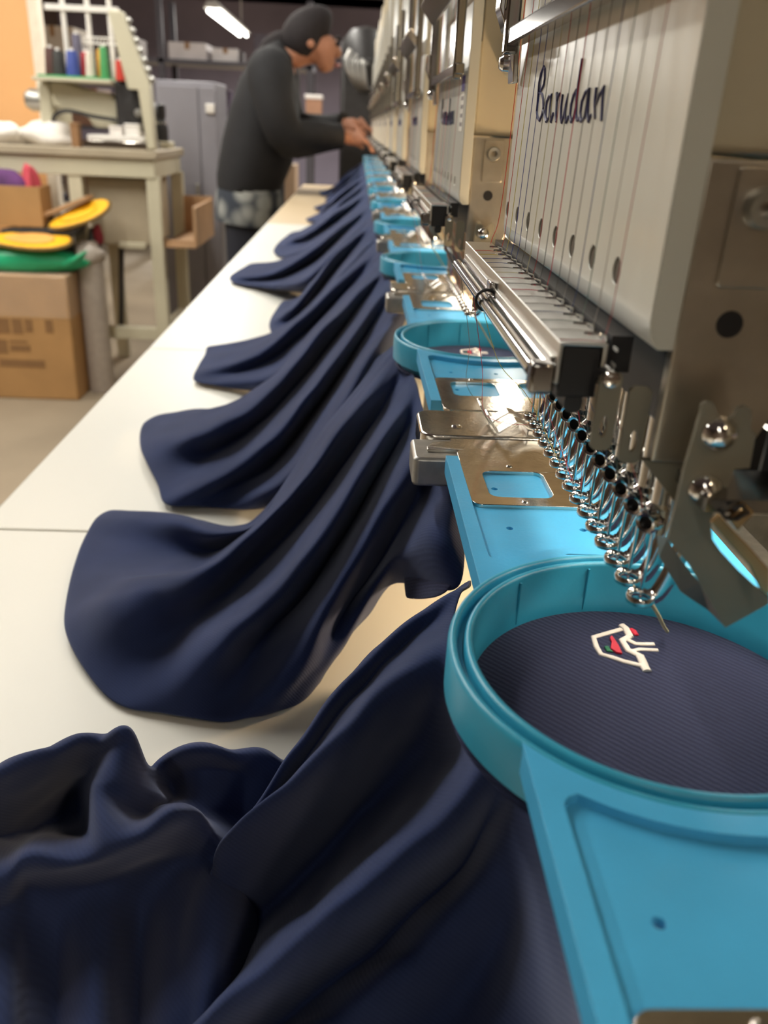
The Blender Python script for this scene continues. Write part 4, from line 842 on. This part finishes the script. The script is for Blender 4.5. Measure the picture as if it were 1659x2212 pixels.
def blob(name, root, c, rx, ry, rz, m, seed, rough=0.25, parent=None, seg=20, lumps=1.0):
    rnd = random.Random(seed); k = [(rnd.uniform(1, 4), rnd.uniform(1, 4), rnd.uniform(0, 6.28)) for _ in range(5)]
    vs = []; fs = []; n = seg//2
    for i in range(n+1):
        th = math.pi*i/n
        for j in range(seg):
            ph = 2*math.pi*j/seg; s = 1 + rough*sum(math.sin(a*ph*1.0+q)*math.sin(b_*th) for a, b_, q in [(round(a), b_, q) for a, b_, q in k])/4
            z = math.cos(th); z = max(z, -0.55)
            vs.append((c[0]+rx*s*math.sin(th)*math.cos(ph), c[1]+ry*s*math.sin(th)*math.sin(ph), c[2]+rz*(z+0.55)*(1+0.4*(s-1)*lumps)))
    for i in range(n):
        for j in range(seg): fs.append((i*seg+j, i*seg+(j+1) % seg, (i+1)*seg+(j+1) % seg, (i+1)*seg+j))
    m_ = MB(); m_.add(vs, fs)
    if root is None: return m_.build(name, m, None, smooth=True, angle=80)
    return part(root, name, m_, m, smooth=True, angle=80)
tag(blob('cloth_pile', None, (-1.24, 3.70, 0.9575), 0.115, 0.09, 0.055, mat('white_cloth', srgb(226, 220, 212), 0.8), 3, 0.5), 'heap of white cloth at the left end of the stand', 'cloth')
tag(blob('cloth_pile', None, (-1.40, 3.66, 0.9575), 0.075, 0.07, 0.050, MATS['white_cloth'], 8, 0.5), 'smaller white cloth bundle at the left edge of the picture', 'cloth')
for (x0, x1, y0_, y1_, z0, z1, c, nm, lb) in ((-1.115, -1.085, 3.575, 3.62, 0.9575, 1.045, (150, 112, 76), 'wood_block', 'tall brown wooden block standing on the stand'),
                                  (-0.975, -0.925, 3.615, 3.70, 1.0055, 1.040, (232, 226, 220), 'small_box', 'small white box on the machine bed'),
                                  (-0.915, -0.860, 3.615, 3.70, 1.0055, 1.050, (236, 232, 226), 'small_box', 'taller white box on the machine bed beside the slanted beam')):
    e_ = empty(nm, ((x0+x1)/2, (y0_+y1_)/2, z0)); tag(e_, lb, 'box' if nm == 'small_box' else 'block')
    part(e_, 'body', MB().box(x0, x1, y0_, y1_, z0, z1-0.008), mat('paint_'+str(c[0])+str(c[2]), srgb(*c), 0.6), bevel=0.003)
    part(e_, 'top', MB().box(x0-0.002, x1+0.002, y0_-0.002, y1_+0.002, z1-0.008, z1), MATS['paint_'+str(c[0])+str(c[2])], bevel=0.002)
e_ = empty('black_dispenser', (-0.845, 3.95, 0.957)); tag(e_, 'black bottle-like dispenser on a cream foot at the right end of the stand', 'dispenser')
part(e_, 'foot', MB().box(-0.895, -0.80, 3.90, 4.00, 0.9572, 0.985), STANDC, bevel=0.004)
part(e_, 'body', MB().lathe([(0.0, .985), (0.030, .985), (0.031, 1.03), (0.026, 1.055), (0.020, 1.07), (0.024, 1.085), (0.024, 1.125), (0.0, 1.13)], (-0.845, 3.95, 0), 'z', 18), BLACK, smooth=True)
part(e_, 'collar', MB().lathe([(0.022, 1.050), (0.028, 1.052), (0.028, 1.060), (0.022, 1.062)], (-0.845, 3.95, 0), 'z', 18), CHROME, smooth=True)

# grey cabinet, peach partition
LILAC = mat('lilac_grey_paint', srgb(134, 132, 140), 0.5, var=0.04, scale=4)
cb = empty('grey_cabinet', (-0.79, 4.45, 0)); tag(cb, 'tall lilac grey metal cabinet behind the machine stand', 'cabinet')
part(cb, 'body', MB().box(-0.935, -0.655, 4.30, 4.62, 0.0, 1.235), LILAC, bevel=0.006)
dr = part(cb, 'door', MB().box(-0.925, -0.74, 4.288, 4.301, 0.05, 1.215), LILAC, bevel=0.003)
sub(cb, dr, 'handle', MB().box(-0.765, -0.752, 4.276, 4.289, 0.70, 0.80), GREYMETAL, bevel=0.002)
part(cb, 'edge_panel', MB().box(-0.735, -0.660, 4.288, 4.301, 0.05, 1.215), LILAC, bevel=0.003)
part(cb, 'white_switch', MB().box(-0.705, -0.665, 4.272, 4.289, 1.105, 1.145), WHITEP, bevel=0.004)
pp = empty('peach_partition', (-1.9, 4.35, 0)); tag(pp, 'peach coloured partition board with a white edge at the upper left', 'partition')
part(pp, 'board', MB().box(-2.6, -1.47, 4.30, 4.34, 0.0, 2.3), mat('peach_paint', srgb(232, 176, 118), 0.6, var=0.04, scale=3))
part(pp, 'edge_strip', MB().box(-1.47, -1.425, 4.285, 4.355, 0.0, 2.3), mat('white_edge', srgb(232, 220, 200), 0.5), bevel=0.004)

# ================================================================== left foreground: carton and goods
CARD = mat('cardboard', srgb(172, 132, 84), 0.75, var=0.06, scale=12)
CARDD = mat('cardboard_print', srgb(132, 98, 62), 0.8, var=0.05)
CLEAR = mat('plastic_wrap', (0.9, 0.9, 0.88), 0.12, var=0.0, alpha=0.12, bump=0.6, bscale=14)
bx = empty('cardboard_box', (-1.40, 3.55, 0)); tag(bx, 'large plastic-wrapped cardboard box on the floor at the left', 'box')
part(bx, 'carton', MB().box(-1.70, -1.12, 3.34, 3.565, 0.0, 0.500), CARD, bevel=0.006)
for (x0, x1, z0, z1) in ((-1.42, -1.36, 0.27, 0.33), (-1.35, -1.31, 0.27, 0.33), (-1.30, -1.27, 0.28, 0.33), (-1.42, -1.38, 0.19, 0.245), (-1.37, -1.29, 0.20, 0.225), (-1.37, -1.30, 0.235, 0.243), (-1.42, -1.24, 0.135, 0.165), (-1.22, -1.19, 0.28, 0.33)):
    part(bx, 'printed_mark', MB().box(x0, x1, 3.3385, 3.3402, z0, z1), CARDD)
part(bx, 'plastic_film', MB().box(-1.705, -1.116, 3.332, 3.570, 0.33, 0.506), CLEAR, bevel=0.012)
rl = empty('plastic_roll', (-1.068, 3.50, 0)); tag(rl, 'upright grey roll of plastic film beside the cardboard box', 'roll')
part(rl, 'film', MB().lathe([(0.018, 0.0), (0.050, 0.0), (0.052, 0.02), (0.050, 0.54), (0.048, 0.56), (0.018, 0.56)], (-1.068, 3.50, 0), 'z', 20, True), mat('grey_film', srgb(168, 158, 148), 0.3, var=0.08), smooth=True, angle=50)
part(rl, 'core', MB().lathe([(0.013, 0.0), (0.018, 0.0), (0.018, 0.575), (0.013, 0.575)], (-1.068, 3.50, 0), 'z', 14, True), CARD, smooth=True, angle=50)
part(rl, 'film_end', blob('film_end', rl, (-1.065, 3.49, 0.54), 0.06, 0.05, 0.05, MATS['grey_film'], 5, 0.5) and MB().cyl((-1.068, 3.50, 0.555), (-1.068, 3.50, 0.580), 0.020, 12), MATS['grey_film'])
GREENB = mat('green_plastic_bag', srgb(40, 168, 118), 0.35, var=0.08, scale=14, bump=0.3, bscale=40)
gb = empty('green_bag', (-1.27, 3.44, 0.507)); tag(gb, 'bright green plastic bag lying on the wrapped cardboard box', 'bag')
blob('bag', gb, (-1.30, 3.46, 0.507), 0.215, 0.11, 0.060, GREENB, 11, 0.3)
part(gb, 'bag_corner', MB().tube([(-1.13, 3.42, 0.535), (-1.08, 3.40, 0.562), (-1.045, 3.39, 0.590)], [0.04, 0.026, 0.008], 10, flat=0.5), GREENB, smooth=True)
YEL = mat('yellow_mesh', srgb(240, 178, 24), 0.5, var=0.08, scale=30)
YELP = mat('pale_orange', srgb(226, 164, 84), 0.5, var=0.06, scale=30)
def paddle(name, label, cx, cy, cz, ln, wd, rz, ry, m1, m2, rx=0.4):
    e_ = empty(name, (cx, cy, cz)); tag(e_, label, 'paddle'); e_.rotation_euler = (rx, ry, rz)
    def oval(a, b_, n=28): return [(a*math.cos(2*math.pi*i/n), b_*math.sin(2*math.pi*i/n)*(0.8+0.2*math.cos(2*math.pi*i/n))) for i in range(n)]
    MB().prism(oval(ln, wd), -0.008, 0.008, 'z').build('panel', m1, e_, bevel=0.004)
    MB().prism(oval(ln*0.62, wd*0.6), 0.0082, 0.013, 'z').build('badge', m2, e_, bevel=0.002)
    MB().tube([(x, y, 0.0) for x, y in oval(ln*1.02, wd*1.02)], 0.007, 6, True).build('rim', mat('dark_rim', srgb(120, 92, 40), 0.6), e_, smooth=True)
paddle('yellow_paddle', 'flat yellow oval with a paler centre lying on the green bag', -1.26, 3.40, 0.622, 0.155, 0.075, 0.05, 0.0, YEL, YELP)
paddle('yellow_paddle', 'bright yellow oval tilted up against the wooden board', -1.08, 3.47, 0.715, 0.125, 0.065, 0.15, -0.38, YEL, YEL, 0.55)
wb = empty('wooden_board', (-1.20, 3.52, 0.70)); tag(wb, 'thin wooden board tilted above the yellow ovals', 'board')
part(wb, 'plank', MB().prism([(-1.32, 0.660), (-1.04, 0.775), (-1.045, 0.790), (-1.325, 0.675)], 3.46, 3.56, 'y'), WOODB, bevel=0.002)
part(wb, 'dark_tray', MB().prism([(-1.38, 0.630), (-1.10, 0.640), (-1.08, 0.668), (-1.38, 0.655)], 3.43, 3.56, 'y'), DARKIT, bevel=0.004)
part(wb, 'support_stack', MB().box(-1.40, -1.14, 3.47, 3.56, 0.5075, 0.632), DARKIT, bevel=0.004)
ob = empty('open_carton', (-1.34, 3.55, 0.68)); tag(ob, 'small open cardboard box holding purple cloth at the left edge', 'box')
oc = MB().box(-1.50, -1.215, 3.44, 3.452, 0.668, 0.815).box(-1.50, -1.215, 3.558, 3.57, 0.668, 0.815).box(-1.227, -1.215, 3.452, 3.558, 0.668, 0.815).box(-1.50, -1.488, 3.452, 3.558, 0.668, 0.815).box(-1.488, -1.227, 3.452, 3.558, 0.668, 0.676)
part(ob, 'carton', oc, CARD)
pc = empty('purple_cloth', (-1.33, 3.53, 0.677)); tag(pc, 'purple and magenta cloth sticking out of the small open carton', 'cloth')
blob('bundle', pc, (-1.345, 3.505, 0.677), 0.10, 0.048, 0.125, mat('purple_cloth', srgb(86, 44, 96), 0.8, var=0.4, scale=20), 21, 0.35)
blob('red_fold', pc, (-1.265, 3.505, 0.677), 0.034, 0.045, 0.135, mat('magenta_cloth', srgb(190, 70, 84), 0.8), 22, 0.35)
rc = empty('dark_red_cloth', (-1.02, 3.52, 0.57)); tag(rc, 'dark cloth bundle with a crimson edge tucked behind the yellow oval', 'cloth')
blob('bundle', rc, (-1.055, 3.535, 0.5075), 0.03, 0.025, 0.10, DARKIT, 31, 0.4)
blob('crimson_edge', rc, (-1.035, 3.535, 0.60), 0.020, 0.02, 0.05, mat('crimson_cloth', srgb(140, 42, 56), 0.8), 32, 0.4)

# ================================================================== behind the person and deep background
def crate(name, label, x0, x1, y0_, y1_, z0, z1, col, cat='box', group=None):
    e_ = empty(name, ((x0+x1)/2, (y0_+y1_)/2, z0)); tag(e_, label, cat, group)
    mm = mat('box_%d_%d_%d' % col, srgb(*col), 0.7, var=0.08, scale=8)
    part(e_, 'body', MB().box(x0, x1, y0_, y1_, z0, z1), mm, bevel=0.005)
    xm = (x0+x1)/2
    part(e_, 'tape', MB().box(xm-0.02, xm+0.02, y0_-0.001, y1_+0.001, z0+0.6*(z1-z0), z1+0.001), mat('brown_tape', srgb(150, 112, 72), 0.4))
    return e_
crate('stacked_carton', 'upper terracotta carton between the grey cabinet and the person', -0.80, -0.62, 4.75, 5.1, 0.42, 0.76, (176, 124, 88), group='cartons behind the cabinet')
crate('stacked_carton', 'lower brown carton between the grey cabinet and the person', -0.80, -0.60, 4.75, 5.1, 0.0, 0.418, (150, 98, 70), group='cartons behind the cabinet')
wt = empty('side_table', (-0.15, 4.6, 0)); tag(wt, 'dark side table holding white trays beyond the seamstress', 'table')
part(wt, 'tabletop', MB().box(-0.45, 0.22, 4.35, 4.9, 1.00, 1.03), DARKIT, bevel=0.003)
for x in (-0.43, 0.16):
    for y in (4.37, 4.84): part(wt, 'leg', MB().box(x, x+0.04, y, y+0.04, 0.0, 1.0), DARKIT)
part(wt, 'shelf', MB().box(-0.43, 0.20, 4.38, 4.88, 0.42, 0.44), DARKIT)
tr2 = empty('white_tray', (-0.2, 4.45, 1.03)); tag(tr2, 'glossy white tray right behind the forearm of the person', 'tray')
part(tr2, 'body', MB().prism([(-0.285, 1.065), (-0.255, 1.032), (-0.135, 1.032), (-0.10, 1.065), (-0.10, 1.125), (-0.285, 1.125)], 4.36, 4.6, 'y'), mat('bright_white', srgb(244, 234, 236), 0.35), bevel=0.008)
part(tr2, 'notch', MB().box(-0.225, -0.195, 4.355, 4.362, 1.036, 1.055), DARKIT)
cp = empty('small_carton', (-0.215, 4.68, 1.03)); tag(cp, 'brown and white carton standing behind the white tray', 'carton')
part(cp, 'body', MB().box(-0.265, -0.185, 4.65, 4.73, 1.031, 1.195), mat('carton_brown', srgb(168, 126, 98), 0.6), bevel=0.004)
part(cp, 'lid', MB().box(-0.270, -0.180, 4.645, 4.735, 1.195, 1.215), WHITEP, bevel=0.004)
crate('beige_box', 'small beige box at the right of the white tray', -0.085, -0.030, 4.36, 4.5, 1.0305, 1.105, (206, 190, 168))
crate('green_crate', 'dark green crate on the lower shelf of the side table', -0.36, -0.05, 4.40, 4.80, 0.4405, 0.70, (58, 74, 58))
tag(blob('green_cloth', None, (-0.06, 4.2, 0.8), 0.05, 0.05, 0.02, mat('pale_green_cloth', srgb(110, 150, 112), 0.8), 44, 0.4), 'pale green cloth on the side table behind the hands', 'cloth')
bpy.data.objects['green_cloth'].location = (0.02, 0.28, 0.2302)
eq = empty('dark_equipment', (0.02, 5.1, 0)); tag(eq, 'dark control cabinet with coiled grey hoses in front of the face', 'machine')
part(eq, 'cabinet', MB().box(-0.10, 0.22, 5.0, 5.4, 0.0, 1.42), DARKIT, bevel=0.02)
part(eq, 'hood', MB().lathe([(0.0, 1.42), (0.14, 1.42), (0.13, 1.50), (0.08, 1.56), (0.0, 1.58)], (0.03, 5.2, 0), 'z', 20), DARKIT, smooth=True)
for i in range(4):
    part(eq, 'hose', MB().tube([tuple(p) for p in catmull([(-0.05+i*0.03, 4.99, 1.44-i*0.02), (-0.07+i*0.03, 4.94, 1.38), (-0.04+i*0.025, 4.93, 1.31-i*0.01), (0.0+i*0.02, 4.99, 1.26)], 6)], 0.012, 8), GREYMETAL, smooth=True)
# far shelf rack with boxes
rk = empty('storage_rack', (-1.6, 8.3, 0)); tag(rk, 'dark metal storage rack deep in the background', 'shelf')
RACKM = mat('rack_metal', srgb(84, 82, 90), 0.6)
for x in (-3.0, -1.7, -0.45):
    for y in (8.0, 8.55): part(rk, 'upright', MB().box(x, x+0.05, y, y+0.05, 0.0, 2.0), RACKM)
for z in (0.35, 0.95, 1.50): part(rk, 'shelf', MB().box(-3.0, -0.40, 8.0, 8.6, z, z+0.03), RACKM)
GOODS = [(-2.75, 1.53, .35, .20, (196, 180, 160), 'cream'), (-2.20, 1.53, .30, .15, (120, 104, 96), 'brown'), (-1.62, 1.53, .32, .13, (214, 208, 208), 'white'), (-1.25, 1.53, .22, .10, (226, 222, 222), 'bright white'),
         (-0.90, 1.53, .30, .22, (84, 78, 88), 'slate'), (-2.65, 0.98, .40, .30, (140, 104, 84), 'tan'), (-1.55, 0.98, .40, .34, (96, 84, 110), 'mauve'), (-0.95, 0.98, .30, .28, (170, 120, 96), 'terracotta'),
         (-2.6, 0.38, .45, .4, (110, 84, 66), 'dark brown'), (-1.5, 0.38, .45, .42, (88, 88, 96), 'dark grey'), (-0.95, 0.38, .4, .36, (140, 116, 92), 'khaki')]
for i, (x, z, wd, ht, c, nm) in enumerate(GOODS):
    crate('storage_box', f'{nm} box on the {"top" if z > 1.2 else "middle" if z > 0.6 else "bottom"} shelf of the far rack', x, x+wd, 8.05, 8.5, z+0.0005, z+ht, c, group='boxes on the far rack')
tag(MB().tube([(-3.2, 7.0, 2.35), (-0.2, 6.6, 2.30), (2.5, 6.2, 2.34)], 0.03, 10).build('ceiling_pipe', mat('pipe_red', srgb(112, 82, 88), 0.5), smooth=True), 'dull red pipe crossing below the dark ceiling', 'pipe')
